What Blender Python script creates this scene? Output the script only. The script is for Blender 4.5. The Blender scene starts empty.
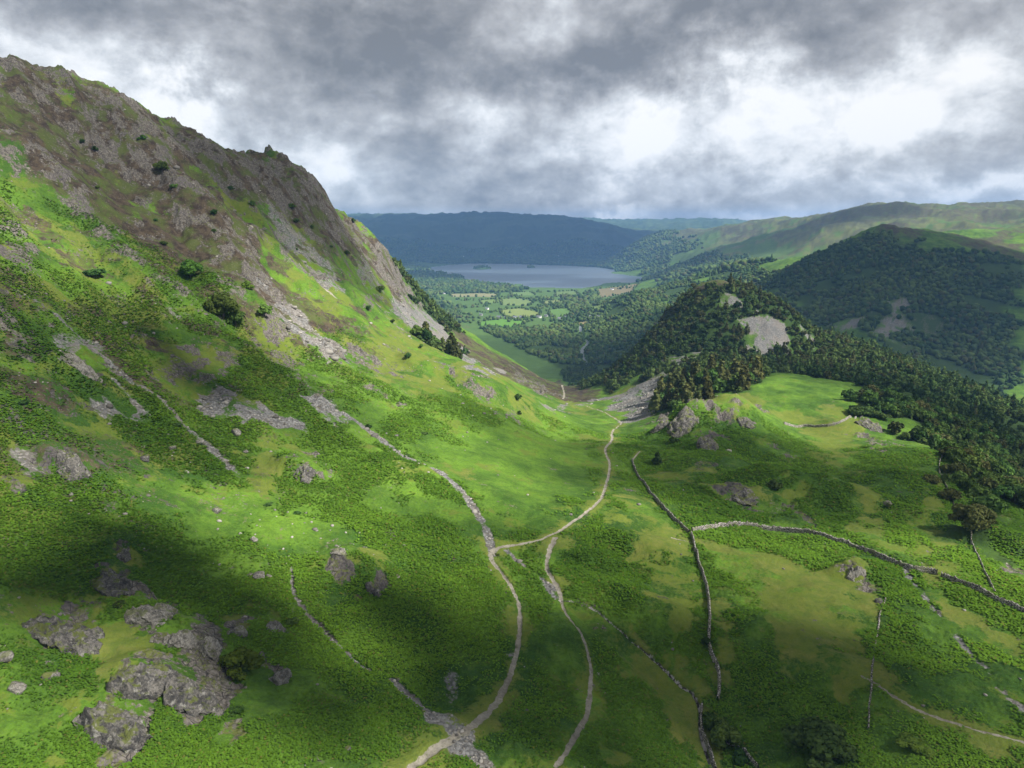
NCOL, NROW = 1000, 1400
SUNAZ, SUNEL, SUNP = 118, 46, 5.0
CLOUDP, EXPO, HAZE, HAZEC = 0.56, 0.98, 5.6e-5, (.27, .52, 1.0, 1)
# px, py, rx, ry, angle, height above, half thickness, density
SHADES = [(50, 590, 60, 32, 0, 1700, 120, .001), (400, 720, 80, 26, .2, 1700, 110, .0028), (600, 720, 70, 26, 0, 1700, 110, .0028), (240, 650, 90, 30, .2, 1700, 110, .0008), (820, 610, 110, 60, 0, 1700, 110, .0018), (200, 400, 80, 50, -.5, 1700, 100, .0028), (30, 480, 50, 40, 0, 1700, 100, .0018), (670, 600, 40, 40, 0, 1700, 100, .003), (730, 470, 100, 70, .2, 1700, 120, .005),
          (920, 480, 130, 70, 0, 1700, 110, .0045), (900, 640, 60, 35, 0, 1700, 110, .003), (690, 345, 200, 150, 0, 1700, 150, .0015), (900, 300, 750, 560, 0, 1900, 150, .008), (1010, 440, 200, 200, 0, 1800, 140, .004),
          (560, 360, 420, 330, 0, 1800, 130, .003), (480, 235, 4200, 2900, 0, 3900, 250, .01), (450, 276, 900, 500, 0, 2500, 150, .006), (285, 178, 240, 130, -.7, 1500, 110, .007),
          (60, 350, 90, 60, 0, 1500, 90, .005), (120, 180, 170, 100, -.5, 1500, 100, .0045), (200, 330, 60, 40, -.5, 1600, 90, .003), (840, 745, 90, 25, 0, 1600, 90, .006), (290, 390, 60, 40, -.5, 1600, 90, .004), (700, 260, 900, 500, 0, 2600, 140, .005)]
# px, py name a direction in the sky; sizes in the same unit; weight
LOBES = [(170, 100, 50, 22, .7), (110, 50, 90, 40, .25), (245, 185, 60, 30, .6), (290, 70, 170, 50, -.3), (330, 15, 260, 40, -.15), (560, 20, 60, 30, .3), (400, 180, 110, 60, .0), (450, 200, 200, 14, -.12),
         (500, 120, 70, 40, .4), (630, 50, 120, 40, -.3), (680, 120, 90, 35, .35), (830, 110, 170, 40, .34), (760, 35, 110, 25, -.15), (950, 60, 80, 40, .3),
         (980, 150, 90, 25, -.15), (700, 180, 130, 25, -.05), (560, 185, 100, 25, .05), (740, 208, 60, 12, .35), (980, 195, 90, 12, .3), (600, 150, 50, 25, .15), (20, 60, 50, 25, .2), (50, 20, 70, 20, -.1), (330, 140, 50, 30, .1), (850, 190, 200, 25, .05), (590, 212, 40, 8, .4)]
import bpy, math, random
import numpy as np
from mathutils import Vector
PI = math.pi
scene = bpy.context.scene
COL = scene.collection
random.seed(7)
RNG = np.random.default_rng(11)

# ------------------------------------------------------------------ camera
FPX, PITCH, CZ = 683.0, math.radians(12.55), 300.0
cam_d = bpy.data.cameras.new('camera')
cam_d.sensor_width = 36.0
cam_d.lens = FPX / 1024 * 36.0
cam_d.clip_start, cam_d.clip_end = 1.0, 60000.0
cam = bpy.data.objects.new('camera', cam_d)
COL.objects.link(cam)
cam.location = (0, 0, CZ)
cam.rotation_euler = (PI / 2 - PITCH, 0, 0)
scene.camera = cam
CP, SP = math.cos(PITCH), math.sin(PITCH)

def ray(px, py):
    u = (px - 512) / FPX
    v = -(py - 384) / FPX
    return u, CP + v * SP, -SP + v * CP

def P(px, py, Y):                       # the point of a sight line Y metres ahead
    x, y, z = ray(px, py)
    return (x / y * Y, Y, CZ + z / y * Y)

def F(px, py, zz):                      # the point of a sight line at height zz
    x, y, z = ray(px, py)
    k = (zz - CZ) / z
    return (x * k, y * k, zz)

# ------------------------------------------------------------------ noise
def hash2(ix, iy, s):
    h = (ix.astype(np.int64) * 374761393 + iy.astype(np.int64) * 668265263 + s * 974711) & 0x7fffffff
    h = ((h ^ (h >> 13)) * 1274126177) & 0x7fffffff
    h = ((h ^ (h >> 15)) * 2246822519) & 0x7fffffff
    return (h ^ (h >> 14)) & 0xffff

TAB = np.stack([np.cos(np.arange(65536) * 2.399), np.sin(np.arange(65536) * 2.399)], 1).astype(np.float32)

def noise(x, y, s=0):                   # gradient noise, about -0.7..0.7
    fx, fy = np.floor(x), np.floor(y)
    dx, dy = (x - fx).astype(np.float32), (y - fy).astype(np.float32)
    out = 0
    wx = dx * dx * dx * (dx * (dx * 6 - 15) + 10)
    wy = dy * dy * dy * (dy * (dy * 6 - 15) + 10)
    g = []
    for a in (0, 1):
        for b in (0, 1):
            t = TAB[hash2(fx + a, fy + b, s)]
            g.append(t[..., 0] * (dx - a) + t[..., 1] * (dy - b))
    return (g[0] * (1 - wx) + g[2] * wx) * (1 - wy) + (g[1] * (1 - wx) + g[3] * wx) * wy

def fbm(x, y, wl, octv, s=0, gain=0.5):
    a, t = 1.0, 0.0
    for k in range(octv):
        t = t + a * noise(x / wl + 17.3 * k, y / wl - 9.1 * k, s + k)
        wl *= 0.5
        a *= gain
    return t

def ridged(x, y, wl, octv, s=0):
    a, t = 1.0, 0.0
    for k in range(octv):
        t = t + a * (0.5 - np.abs(noise(x / wl + 3.3 * k, y / wl + 7.7 * k, s + k)) * 1.6)
        wl *= 0.5
        a *= 0.5
    return t

def sstep(a, b, x):
    t = np.clip((x - a) / (b - a), 0, 1)
    return t * t * (3 - 2 * t)

# ------------------------------------------------------------------ broad landform
CTRL = []
def pts(s):
    for q in s.split():
        a = [float(v) for v in q.split(',')]
        CTRL.append(P(*a))
def flo(s, z):
    for q in s.split():
        a = [float(v) for v in q.split(',')]
        CTRL.append(F(a[0], a[1], z))
def wp(s):
    for q in s.split():
        CTRL.append(tuple(float(v) for v in q.split(',')))
# the left fellside
pts('0,768,85 0,640,112 0,500,152 0,400,192 0,300,245 0,220,310 0,150,380 0,100,430 0,63,470')
pts('100,768,90 100,640,124 100,500,172 100,400,220 100,300,290 100,200,400 100,135,480 100,90,530')
pts('200,768,94 200,640,130 200,550,168 200,450,222 200,350,295 200,270,375 200,200,470 200,143,600')
pts('300,768,98 300,640,140 300,550,180 300,450,245 300,370,315 300,290,435 300,240,550 300,174,720')
pts('50,72,500 150,113,560 250,153,660 345,214,800 375,240,840 402,268,870 412,294,900 440,320,960 470,337,1010 520,367,1090 560,389,1130')
pts('400,768,103 400,640,148 400,550,188 400,470,245 400,400,340 400,350,455 400,315,640 400,290,800')
pts('450,440,300 450,400,355 450,372,440 450,360,560 450,340,760 480,366,470 500,382,440 515,400,420 500,362,800 540,388,830 520,380,700')
pts('500,768,108 500,640,155 495,555,200 500,480,265 550,480,285 550,435,400 560,412,600')
# crest falls away behind
for (a, b, Y) in ((0, 63, 470), (50, 72, 500), (100, 90, 530), (150, 113, 560), (200, 143, 600), (250, 153, 660), (300, 174, 720), (345, 214, 800), (402, 268, 870), (412, 294, 900), (440, 320, 960), (470, 337, 1010)):
    x, y, z = P(a, b, Y)
    CTRL.append((x * 1.1 - 10, y * 1.06, z - 0.02 * Y))
    CTRL.append((x * 1.3 - 60, y * 1.2, z - 0.13 * Y))
wp('-110,1150,60 -300,1500,60 -600,1500,200 -1000,2200,180 -900,3000,40 -1500,4000,120 -2500,5000,250 -3500,7000,300 -5000,9000,450 -450,2500,15 -700,3500,12 -900,4500,10 -1300,5600,15')
# valley head
pts('560,540,215 560,590,182 600,640,160 640,640,162 600,768,115 700,700,145 715,768,125 600,500,255 610,445,370 600,425,500 620,415,560 590,398,690 563,388,960 650,590,190 650,540,225')
# the near right shelf
pts('800,768,122 900,768,122 1024,768,118 800,640,165 900,640,167 1024,640,168 690,530,240 850,540,232 940,570,207 1024,603,185')
pts('700,460,330 655,470,330 650,440,400 660,420,450 700,412,425 730,402,430 750,420,400 700,385,560 760,390,520 820,380,570 760,500,282 850,500,285 830,450,370 800,430,430 900,450,360 870,397,500 790,476,330')
pts('900,412,465 960,462,340 1024,548,237 1000,490,320')
pts('1024,440,560 950,405,640 880,362,740 1024,408,900 930,376,900 855,342,900 1024,480,400')
wp('260,-60,190 300,60,195 330,200,178 400,320,140 520,300,110 700,400,70 900,700,30 600,1380,15 300,1750,12 150,1600,8 1500,900,40 1700,1300,200')
# the wooded crag in the middle
pts('712,296,860 730,298,850 695,298,870 680,318,850 655,340,830 640,352,820 610,378,810 585,392,850 765,318,800 755,316,810 790,325,790 775,357,740 745,356,740 800,352,760 820,340,820 740,375,640 700,372,660 670,376,660 640,396,640 640,420,520 800,372,640')
wp('250,960,165 290,1000,140 260,1100,60 150,1050,60 90,1100,30 200,1300,15 380,1000,140 420,1200,40')
# the wooded fell on the right
pts('890,226,2000 860,234,2000 840,243,2000 800,268,2000 770,293,1950 940,238,2000 985,246,2000 1024,252,2000 1024,234,2500 960,230,2600 900,300,1620 860,318,1520 820,312,1650 1000,300,1620 950,300,1620 1000,360,1320 940,352,1400 890,345,1380 1010,395,1175 960,385,1220')
wp('900,2700,170 500,2300,60 1700,3000,220 1400,3200,180 2300,2300,330 3200,2600,380 2600,1500,250')
# far right moor
pts('1024,204,3800 980,205,3850 940,205,3900 900,205,3950 870,207,4000 850,210,4100 820,219,4400 790,223,4600 760,226,5000 720,229,5500 690,232,5900 655,236,6200 640,250,5800 632,264,5600 700,258,4200 760,250,3800 850,235,3300 950,222,3300 700,275,3300 672,268,4500 750,282,2900 676,284,3300 1024,218,3200')
pts('650,294,2300 620,316,2100 600,340,1850 690,292,2400 720,300,2300 650,332,1750 640,345,1600 615,355,1600')
wp('3000,5200,380 4500,4500,500 5500,8000,400 2000,7000,250 1500,8500,120 900,7500,60')
# strath and far fells
flo('440,285 440,300 440,320 470,320 500,295 500,305 500,320 500,345 520,358 560,300 560,315 560,345 600,305 590,325 630,300 583,352 540,362 480,345 555,372', 7)
flo('430,270 450,267 480,265 510,265 540,265 570,266 600,268 620,273 650,280 600,287 560,287 530,285 500,281 470,276 440,272', -4)
flo('420,262 480,258 540,258 600,260 630,262', 14)
pts('340,219,10500 400,217,10800 450,216,10800 485,215,10600 520,216,10500 560,217,10300 585,222,10000 605,231,9600 625,240,8600 650,240,8900 480,238,8700 420,238,8500 540,233,8700 600,240,8200 570,246,7700 500,250,7800 440,252,7700')
pts('620,228,13000 660,222,13200 700,220,13500 740,222,13500 770,226,13500 610,232,12000 640,232,10500 700,236,9500')
wp('-2500,14500,620 0,15000,600 4000,15000,520 -8000,12000,560 9000,12000,400')
wp('0,40,216 -120,40,243 130,40,194 0,-80,225 -250,60,300 -300,200,335 -500,300,430 -700,500,480 -900,900,420 -2500,1500,300 300,-60,200 -300,-60,330')
CT = np.array(CTRL)

def warp(x, y):
    return np.stack([np.arctan2(x, y + 60.0) * 1.25, np.log(np.hypot(x, y + 60.0))], -1)

Wc = warp(CT[:, 0], CT[:, 1])
Zs = CT[:, 2]
EPS2 = 0.0009
A = np.sqrt(((Wc[:, None] - Wc[None]) ** 2).sum(-1) + EPS2)
A = -A
A[np.diag_indices(len(A))] -= -0.0015
n = len(A)
M = np.zeros((n + 3, n + 3))
M[:n, :n] = A
M[:n, n] = 1
M[:n, n + 1:] = Wc
M[n:, :n] = M[:n, n:].T
SOL = np.linalg.solve(M, np.concatenate([Zs, [0, 0, 0]]))

def rbf(x, y):
    w = warp(x, y)
    sh = w.shape[:-1]
    w = w.reshape(-1, 2)
    o = np.zeros(len(w))
    for i in range(0, len(w), 40000):
        c = w[i:i + 40000]
        d = np.sqrt(((c[:, None] - Wc[None]) ** 2).sum(-1) + EPS2)
        o[i:i + 40000] = -d @ SOL[:n] + SOL[n] + c @ SOL[n + 1:]
    return o.reshape(sh)

# ------------------------------------------------------------------ polar grid of the sheet
az = np.radians(np.concatenate([np.linspace(-66, -44, 60, endpoint=False), np.linspace(-44, 44, NCOL), np.linspace(44, 66, 61)[1:]]))
lr = np.concatenate([np.linspace(math.log(48), math.log(420), int(NROW * .58), endpoint=False),
                     np.linspace(math.log(420), math.log(1500), int(NROW * .24), endpoint=False),
                     np.linspace(math.log(1500), math.log(16500), int(NROW * .18))])
# coarse field first, bilinear up
caz = np.linspace(az[0], az[-1], 330)
clr = np.linspace(lr[0], lr[-1], 420)
CX, CY = np.exp(clr)[:, None] * np.sin(caz)[None], np.exp(clr)[:, None] * np.cos(caz)[None]
CBASE = rbf(CX, CY)

def bil(grid, ga, gl, a, l):
    i = np.clip(np.interp(l, gl, np.arange(len(gl))), 0, len(gl) - 1.0001)
    j = np.clip(np.interp(a, ga, np.arange(len(ga))), 0, len(ga) - 1.0001)
    i0, j0 = i.astype(int), j.astype(int)
    fi, fj = i - i0, j - j0
    return (grid[i0, j0] * (1 - fi) * (1 - fj) + grid[i0 + 1, j0] * fi * (1 - fj) +
            grid[i0, j0 + 1] * (1 - fi) * fj + grid[i0 + 1, j0 + 1] * fi * fj)

def base_h(x, y):
    return bil(CBASE, caz, clr, np.arctan2(x, y), np.log(np.maximum(np.hypot(x, y), 49)))

def caster(hfun, rows):
    rr = np.exp(rows)
    def cast(px, py):
        px, py = np.atleast_1d(np.asarray(px, float)), np.atleast_1d(np.asarray(py, float))
        x, y, z = ray(px, py)
        hz = np.hypot(x, y)
        out = np.zeros((len(px), 3))
        for q in range(len(px)):
            X, Y, Zr = x[q] / hz[q] * rr, y[q] / hz[q] * rr, CZ + z[q] / hz[q] * rr
            dlt = Zr - hfun(X, Y)
            k = np.argmax(dlt < 0)
            if dlt[k] >= 0:
                k = len(rr) - 1
            k = max(k, 1)
            t = dlt[k - 1] / (dlt[k - 1] - dlt[k]) if dlt[k] < 0 else 1
            r = rr[k - 1] + (rr[k] - rr[k - 1]) * t
            out[q] = (x[q] / hz[q] * r, y[q] / hz[q] * r, CZ + z[q] / hz[q] * r)
        return out
    return cast
cast0 = caster(base_h, np.linspace(lr[0], lr[-1], 1200))
# ------------------------------------------------------------------ where each cover lies (plan outlines on the ground)
def xy(s):
    return [tuple(float(v) for v in q.split(',')) for q in s.split()]

def plan(s, crest=False):
    q = np.array(xy(s))
    w = cast0(q[:, 0], q[:, 1])
    for _ in range(12 if crest else 0):                  # outlines that touch a crest stay on its near side
        r = np.hypot(w[:, 0], w[:, 1])
        bad = r > 1.9 * np.median(r)
        if not bad.any():
            break
        q[bad, 1] += 3
        w = cast0(q[:, 0], q[:, 1])
    return w

def seg_dist(x, y, x0, y0, x1, y1):
    dx, dy = x1 - x0, y1 - y0
    t = np.clip(((x - x0) * dx + (y - y0) * dy) / (dx * dx + dy * dy + 1e-9), 0, 1)
    return np.hypot(x - x0 - t * dx, y - y0 - t * dy), t

class Poly:
    def __init__(s, kind, wt, txt, rough=1.0, fe=1.0):
        s.kind, s.wt = kind, wt
        w = plan(txt, kind in ('rock', 'heather', 'scree', 'dry'))
        s.p = w[:, :2]
        s.r = np.hypot(w[:, 0], w[:, 1]).mean()
        s.amp = s.r * 0.022 * rough
        s.fe = s.r * 0.010 * fe
        m = s.amp + s.fe
        s.bb = (s.p[:, 0].min() - m, s.p[:, 0].max() + m, s.p[:, 1].min() - m, s.p[:, 1].max() + m)
    def val(s, x, y):
        o = np.zeros(x.shape, np.float32)
        k = (x > s.bb[0]) & (x < s.bb[1]) & (y > s.bb[2]) & (y < s.bb[3])
        if not k.any():
            return o
        X, Y = x[k], y[k]
        d = np.full(X.shape, 1e9)
        ins = np.zeros(X.shape, bool)
        q = s.p
        for i in range(len(q)):
            a, b = q[i - 1], q[i]
            d = np.minimum(d, seg_dist(X, Y, a[0], a[1], b[0], b[1])[0])
            c = (a[1] > Y) != (b[1] > Y)
            with np.errstate(divide='ignore', invalid='ignore'):
                xx = (b[0] - a[0]) * (Y - a[1]) / (b[1] - a[1]) + a[0]
            ins ^= c & (X < xx)
        sd = np.where(ins, d, -d)
        sd = sd + fbm(X, Y, s.r * 0.055, 4, 91, 0.6) * s.amp * 1.5
        o[k] = sstep(-s.fe, s.fe, sd) * s.wt
        return o

class Line:
    def __init__(s, kind, wt, txt, fe=0.5, wob=0.3):      # x,y,width in photo pixels, read once into metres
        q = np.array(xy(txt))
        if len(q) > 2:                                   # round the corners
            for _ in range(2):
                q = np.concatenate([[q[0]], np.stack([.75 * q[:-1] + .25 * q[1:], .25 * q[:-1] + .75 * q[1:]], 1).reshape(-1, 3)[1:-1], [q[-1]]])
        s.kind, s.wt, s.fe, s.wob = kind, wt, fe, wob
        w = cast0(q[:, 0], q[:, 1])
        s.p = w[:, :2]
        sl = np.sqrt(w[:, 0] ** 2 + w[:, 1] ** 2 + (CZ - w[:, 2]) ** 2)
        s.hw = q[:, 2] * 0.5 * sl / FPX * (.58 if kind == 'path' else .72 if kind == 'wet' else .8)
        m = s.hw.max() * 3
        s.bb = (s.p[:, 0].min() - m, s.p[:, 0].max() + m, s.p[:, 1].min() - m, s.p[:, 1].max() + m)
    def val(s, x, y):
        o = np.zeros(x.shape, np.float32)
        k = (x > s.bb[0]) & (x < s.bb[1]) & (y > s.bb[2]) & (y < s.bb[3])
        if not k.any():
            return o
        X, Y = x[k], y[k]
        best = np.full(X.shape, -9.0)
        for i in range(1, len(s.p)):
            a, b = s.p[i - 1], s.p[i]
            d, t = seg_dist(X, Y, a[0], a[1], b[0], b[1])
            hw = s.hw[i - 1] + (s.hw[i] - s.hw[i - 1]) * t
            best = np.maximum(best, (hw - d) / hw)
        best = best + s.wob * fbm(X, Y, s.hw.mean() * 4, 3, 55) * 1.6
        o[k] = sstep(-s.fe, s.fe, best) * s.wt
        return o

FE = []
for wt, t in (
    (.75, '60,72 120,88 200,130 280,160 340,205 402,262 414,296 396,292 370,250 330,225 290,205 240,180 190,150 120,112'),
    (.7, '88,110 130,125 175,165 210,200 250,250 290,300 262,300 225,265 180,215 140,180 100,160 75,150'),
    (.62, '235,290 270,300 300,345 330,400 318,402 290,380 255,345 240,320'),
    (.8, '355,208 400,255 412,292 422,305 398,298 375,272 352,232'),
    (.66, '168,345 185,325 225,345 242,370 200,377 166,368'),
    (.9, '60,354 85,352 102,374 82,376'), (.85, '45,460 75,455 96,472 70,470'), (.9, '286,468 300,452 318,452 322,480 296,476'),
    (.8, '95,575 130,575 133,588 100,590'), (.8, '0,612 18,606 20,625 0,628'), (.8, '38,672 58,670 60,680 42,682'),
    (.95, '33,628 52,605 96,606 98,640 60,646 44,640'),
    (.95, '118,600 150,600 178,616 172,622 200,625 216,645 222,655 200,655 175,625 140,612'),
    (1., '118,690 140,672 170,668 178,672 200,628 216,640 222,660 236,692 216,712 190,728 165,716 150,706 165,690 146,690 132,700'),
    (1., '80,722 108,706 122,716 150,706 165,720 150,738 134,768 98,768 90,745 84,740'),
    (.9, '218,728 236,722 236,738 218,742'), (.8, '130,640 150,638 190,660 175,668 150,655'),
    (.95, '240,625 248,622 250,636 236,636'), (.9, '262,622 280,615 286,640 268,640'),
    (.9, '262,655 290,668 296,690 278,692 268,672'),
    (.85, '325,545 338,542 345,550 332,556'), (.9, '328,562 352,574 345,582 326,576'), (.95, '362,596 384,578 390,592 372,602'),
    (.7, '0,485 50,450 62,470 60,485 20,492'), (.6, '115,545 132,556 130,566 118,560'),
    (.85, '340,342 352,340 400,368 396,376 372,372 345,360'), (.8, '362,386 395,396 400,404 380,404'), (.85, '440,366 468,392 458,394 440,376'),
    (.8, '500,410 520,414 518,420 500,418'), (.75, '452,382 510,395 505,405 480,398'), (.75, '505,362 560,395 555,402 520,388'),
    (.8, '430,306 452,312 468,326 460,330 440,318'),
    (.95, '648,425 660,408 700,410 704,422 690,426 668,424'), (.9, '692,434 722,432 724,446 700,450'),
    (.85, '690,412 722,420 758,405 762,412 728,425 700,424'), (.85, '716,492 730,488 760,500 786,506 782,514 746,510 724,502'),
    (.65, '690,462 712,466 706,472 692,472'), (.7, '790,508 812,520 820,530 802,522'), (.6, '770,440 796,456 790,462 772,450'),
    (.8, '840,570 852,566 872,590 860,590 846,582'), (.85, '985,540 1010,560 1024,575 1024,585 1004,572 988,552'),
    (.8, '850,418 880,424 876,430 852,428'), (.7, '862,436 900,440 884,452 866,444'),
    (.45, '650,335 672,330 680,350 655,366 640,366'),
    (.4, '800,300 900,290 960,330 900,350 820,320'), (.5, '370,245 400,262 400,280 372,268'),
):
    FE.append(Poly('rock', wt, t))
for wt, t in (
    (.9, '203,388 222,384 250,394 300,414 306,427 280,424 240,422 214,410'), (.8, '0,340 40,340 56,348 20,356 0,354'),
    (.85, '258,282 285,300 330,340 352,362 330,352 300,345 275,315'), (.95, '388,290 425,312 455,340 480,362 468,362 440,352 412,335 392,305'),
    (.75, '438,366 470,372 500,368 490,376 450,380'), (.9, '300,395 320,395 345,420 330,418'),
    (.8, '100,396 130,398 146,406 110,410'), (.7, '5,480 28,458 60,480 30,484'), (.6, '150,295 175,298 168,305'),
    (1., '748,328 756,322 772,321 786,328 791,344 785,356 764,358 746,353'), (.95, '612,398 640,384 662,374 668,380 656,402 648,417 626,420 606,412'),
    (.6, '668,360 690,350 706,356 690,366 668,372'), (.6, '712,314 738,314 738,319 714,319'), (.85, '582,402 612,392 608,400 590,408'),
    (.8, '868,332 880,320 900,300 906,300 896,330 888,340'), (.8, '838,320 862,318 858,328 842,330'), (.7, '540,402 562,408 566,414 548,410'),
    (.5, '440,684 452,664 460,668 460,690 464,706 452,704'), (.7, '800,330 815,345 812,350'), (.8, '500,655 512,652 510,658'),
    (.8, '268,300 300,322 310,345 280,330'),
    (.6, '260,195 300,235 330,262 350,300 330,290 290,250 262,215'), (.5, '350,235 385,290 400,330 380,310 360,275'),
):
    FE.append(Poly('scree', wt, t))
for wt, t in (
    (.95, '0,140 60,75 110,98 160,140 150,185 120,205 60,200'), (.95, '90,150 160,140 200,170 240,215 300,290 330,330 300,330 250,300 200,270 150,245 100,215'),
    (.9, '60,70 120,88 200,130 280,160 340,205 372,245 400,280 370,262 320,232 280,208 240,190 200,168 150,130'),
    (.8, '870,232 890,224 930,232 920,242 880,246'), (.7, '940,240 1024,232 1024,260 960,256'), (.6, '760,240 900,205 1024,204 1024,222 900,218 820,228'),
    (.6, '680,236 760,224 770,234 700,240'), (.8, '700,285 735,288 735,310 700,312'),
    (.45, '50,430 110,430 120,470 60,500 0,480 0,440'),
):
    FE.append(Poly('heather', wt, t, 1.3, 2))
for wt, t in (
    (.9, '700,542 760,550 830,572 862,562 884,612 852,650 862,690 842,702 800,672 768,640 752,590 715,560'),
    (.95, '772,412 835,404 856,430 850,462 880,520 912,562 870,550 840,482 800,432'),
    (.85, '562,598 622,622 682,662 712,702 724,768 700,768 660,702 600,650'), (.8, '620,480 690,532 690,560 640,560 620,520'),
    (1., '694,404 745,394 768,404 764,416 730,420 700,418'), (.8, '700,590 716,600 734,640 736,690 716,680 716,630'),
    (.85, '936,585 1024,640 1024,665 980,640 930,600'), (.8, '912,540 960,575 930,575'), (.9, '928,486 934,486 944,572 934,574'),
    (.8, '250,442 310,440 290,470 262,500 240,480'), (.7, '150,335 215,330 240,352 180,385 140,375'), (.8, '400,325 440,355 462,402 430,400 380,380 350,340'),
    (.9, '440,364 505,360 530,385 505,395 460,385'), (.9, '478,396 530,396 520,408 480,404'), (.8, '525,412 620,438 610,448 560,432'),
    (.7, '415,470 480,462 520,480 470,482'), (.7, '640,470 720,470 690,484 650,482'), (.75, '700,488 780,496 770,506 730,504'),
    (.8, '740,494 800,498 790,506 756,502'), (.85, '640,560 690,560 700,600 690,640 650,620'),
    (.8, '52,604 106,590 132,600 70,616'), (.95, '88,640 120,620 150,650 140,672 118,700 84,712 60,760 40,768 60,730 90,690 98,665'),
    (.8, '82,636 130,560 140,572 120,590'), (.75, '232,618 285,612 282,622 240,626'), (.7, '330,545 395,560 398,585 370,580'),
    (.6, '0,160 60,215 140,262 120,300 40,262 0,240'), (.7, '230,190 262,215 330,290 395,330 360,330 300,270 240,230'),
    (.8, '70,90 85,84 98,98 80,102'), (.6, '0,330 120,420 90,440 0,400'), (.5, '0,580 60,600 20,680 0,690'), (.75, '560,395 600,410 590,418 555,408'),
    (.7, '860,686 905,700 1024,735 1024,768 940,730'), (.7, '820,660 850,640 900,690 870,700'), (.8, '650,375 690,358 660,378 600,398'),
    (.7, '484,736 510,690 520,620 524,640 516,690 500,725'), (.8, '365,440 400,462 400,470 370,450'), (.7, '590,720 640,768 600,768'),
    (.6, '600,510 680,530 690,545 640,545 600,530'), (.6, '345,232 372,262 400,310 372,300 350,262'),
):
    FE.append(Poly('dry', wt, t, 1.2, 2))
# streams of stone, tumbled walls, paths
for k, w_, t, wob in (
    ('scree', .9, '20,296,3 70,325,6 110,352,7 130,374,6 160,396,5 182,420,6 210,445,9 226,462,9 240,476,6', .9),
    ('scree', .9, '114,374,5 130,392,6 142,404,8', .8),
    ('scree', 1., '345,413,8 372,430,12 395,448,10 420,462,9 445,475,9 462,492,9 478,515,9 490,540,11 493,556,9', .5),
    ('scree', .9, '292,572,3 293,595,5 303,612,5 325,634,7 345,655,4 368,672,5', .9),
    ('scree', 1., '392,682,6 415,704,14 440,722,26 460,738,32 486,764,22', .8), ('scree', .8, '505,552,6 520,562,4 556,592,5', .8),
    ('scree', .95, '548,586,14 556,598,14', .5), ('scree', .6, '905,570,7 930,605,6 960,640,6 1000,690,7 1024,712,8', .9),
    ('path', 1., '242,222,5 247,229,7 253,236,5', .3), ('scree', .5, '88,335,20 60,345,14', .9), ('path', 1., '300,261,5 308,270,6 316,280,5 326,289,6 336,298,5', .4),
):
    FE.append(Line(k, w_, t, .6, wob))
WET = Line('wet', 1., '556,600,4 575,602,4 592,608,5 605,618,4 620,630,4 640,640,4 665,660,4 680,676,4 692,690,4 701,708,4 700,730,4 712,768,4', .5, .2)
PATHS = [
    '410,768,13 440,746,15 462,735,14 490,711,12 508,682,9 518,650,8 521,615,7 515,592,6 503,575,6 490,562,8 492,551,11 510,548,5 545,541,5 575,522,5 598,505,5 607,485,4.6 611,462,4 603,450,4 613,440,4.6 611,431,3 624,422,3 612,417,2.4 597,411,2.4 585,408,2',
    '555,540,9 548,556,7 546,570,6 552,580,8 560,592,7 562,606,5 568,622,4 582,640,4 592,665,5 590,690,7 588,715,9 575,738,9 556,768,8',
    '860,686,3 900,704,5 950,722,5 1024,742,5', '560,386,3 565,392,3 563,400,3', '640,452,2.4 632,462,2.4', '672,538,4 690,542,3']
FE.append(Poly('dry', .9, '444,318 478,328 520,348 560,370 604,396 590,404 540,394 500,376 460,350', .5, .5))
FE.append(Poly('heather', .75, '444,318 478,328 520,348 560,370 604,396 590,404 540,394 500,376 460,350', .5, .5))
for t in PATHS:
    FE.append(Line('dry', .75, t.replace(',', ',', 1), 1.2, .8))
    FE[-1].hw = FE[-1].hw * 4.2
    m_ = FE[-1].hw.max() * 3
    b_ = FE[-1].bb
    FE[-1].bb = (b_[0] - m_, b_[1] + m_, b_[2] - m_, b_[3] + m_)
    FE.append(Line('path', 1., t, .6, .45))
FE.append(WET)
for t in ('400,440 470,425 560,432 606,455 604,490 570,520 530,538 498,540 470,500 430,465', '120,480 230,478 330,520 380,560 300,560 200,540 130,520'):
    FE.append(Poly('lawn', 1., t, 2, 4))
for wt, t in ((.95, '0,68 60,76 110,94 160,122 220,150 280,172 340,218 378,250 366,262 320,240 270,212 210,178 150,146 100,122 50,108 0,100'), (.9, '330,215 380,250 410,296 400,300 372,270 335,235')):
    FE.append(Poly('heather', wt, t, 1.2, 2))
    FE.append(Poly('rock', .62, t, 1.2, 2))
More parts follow.
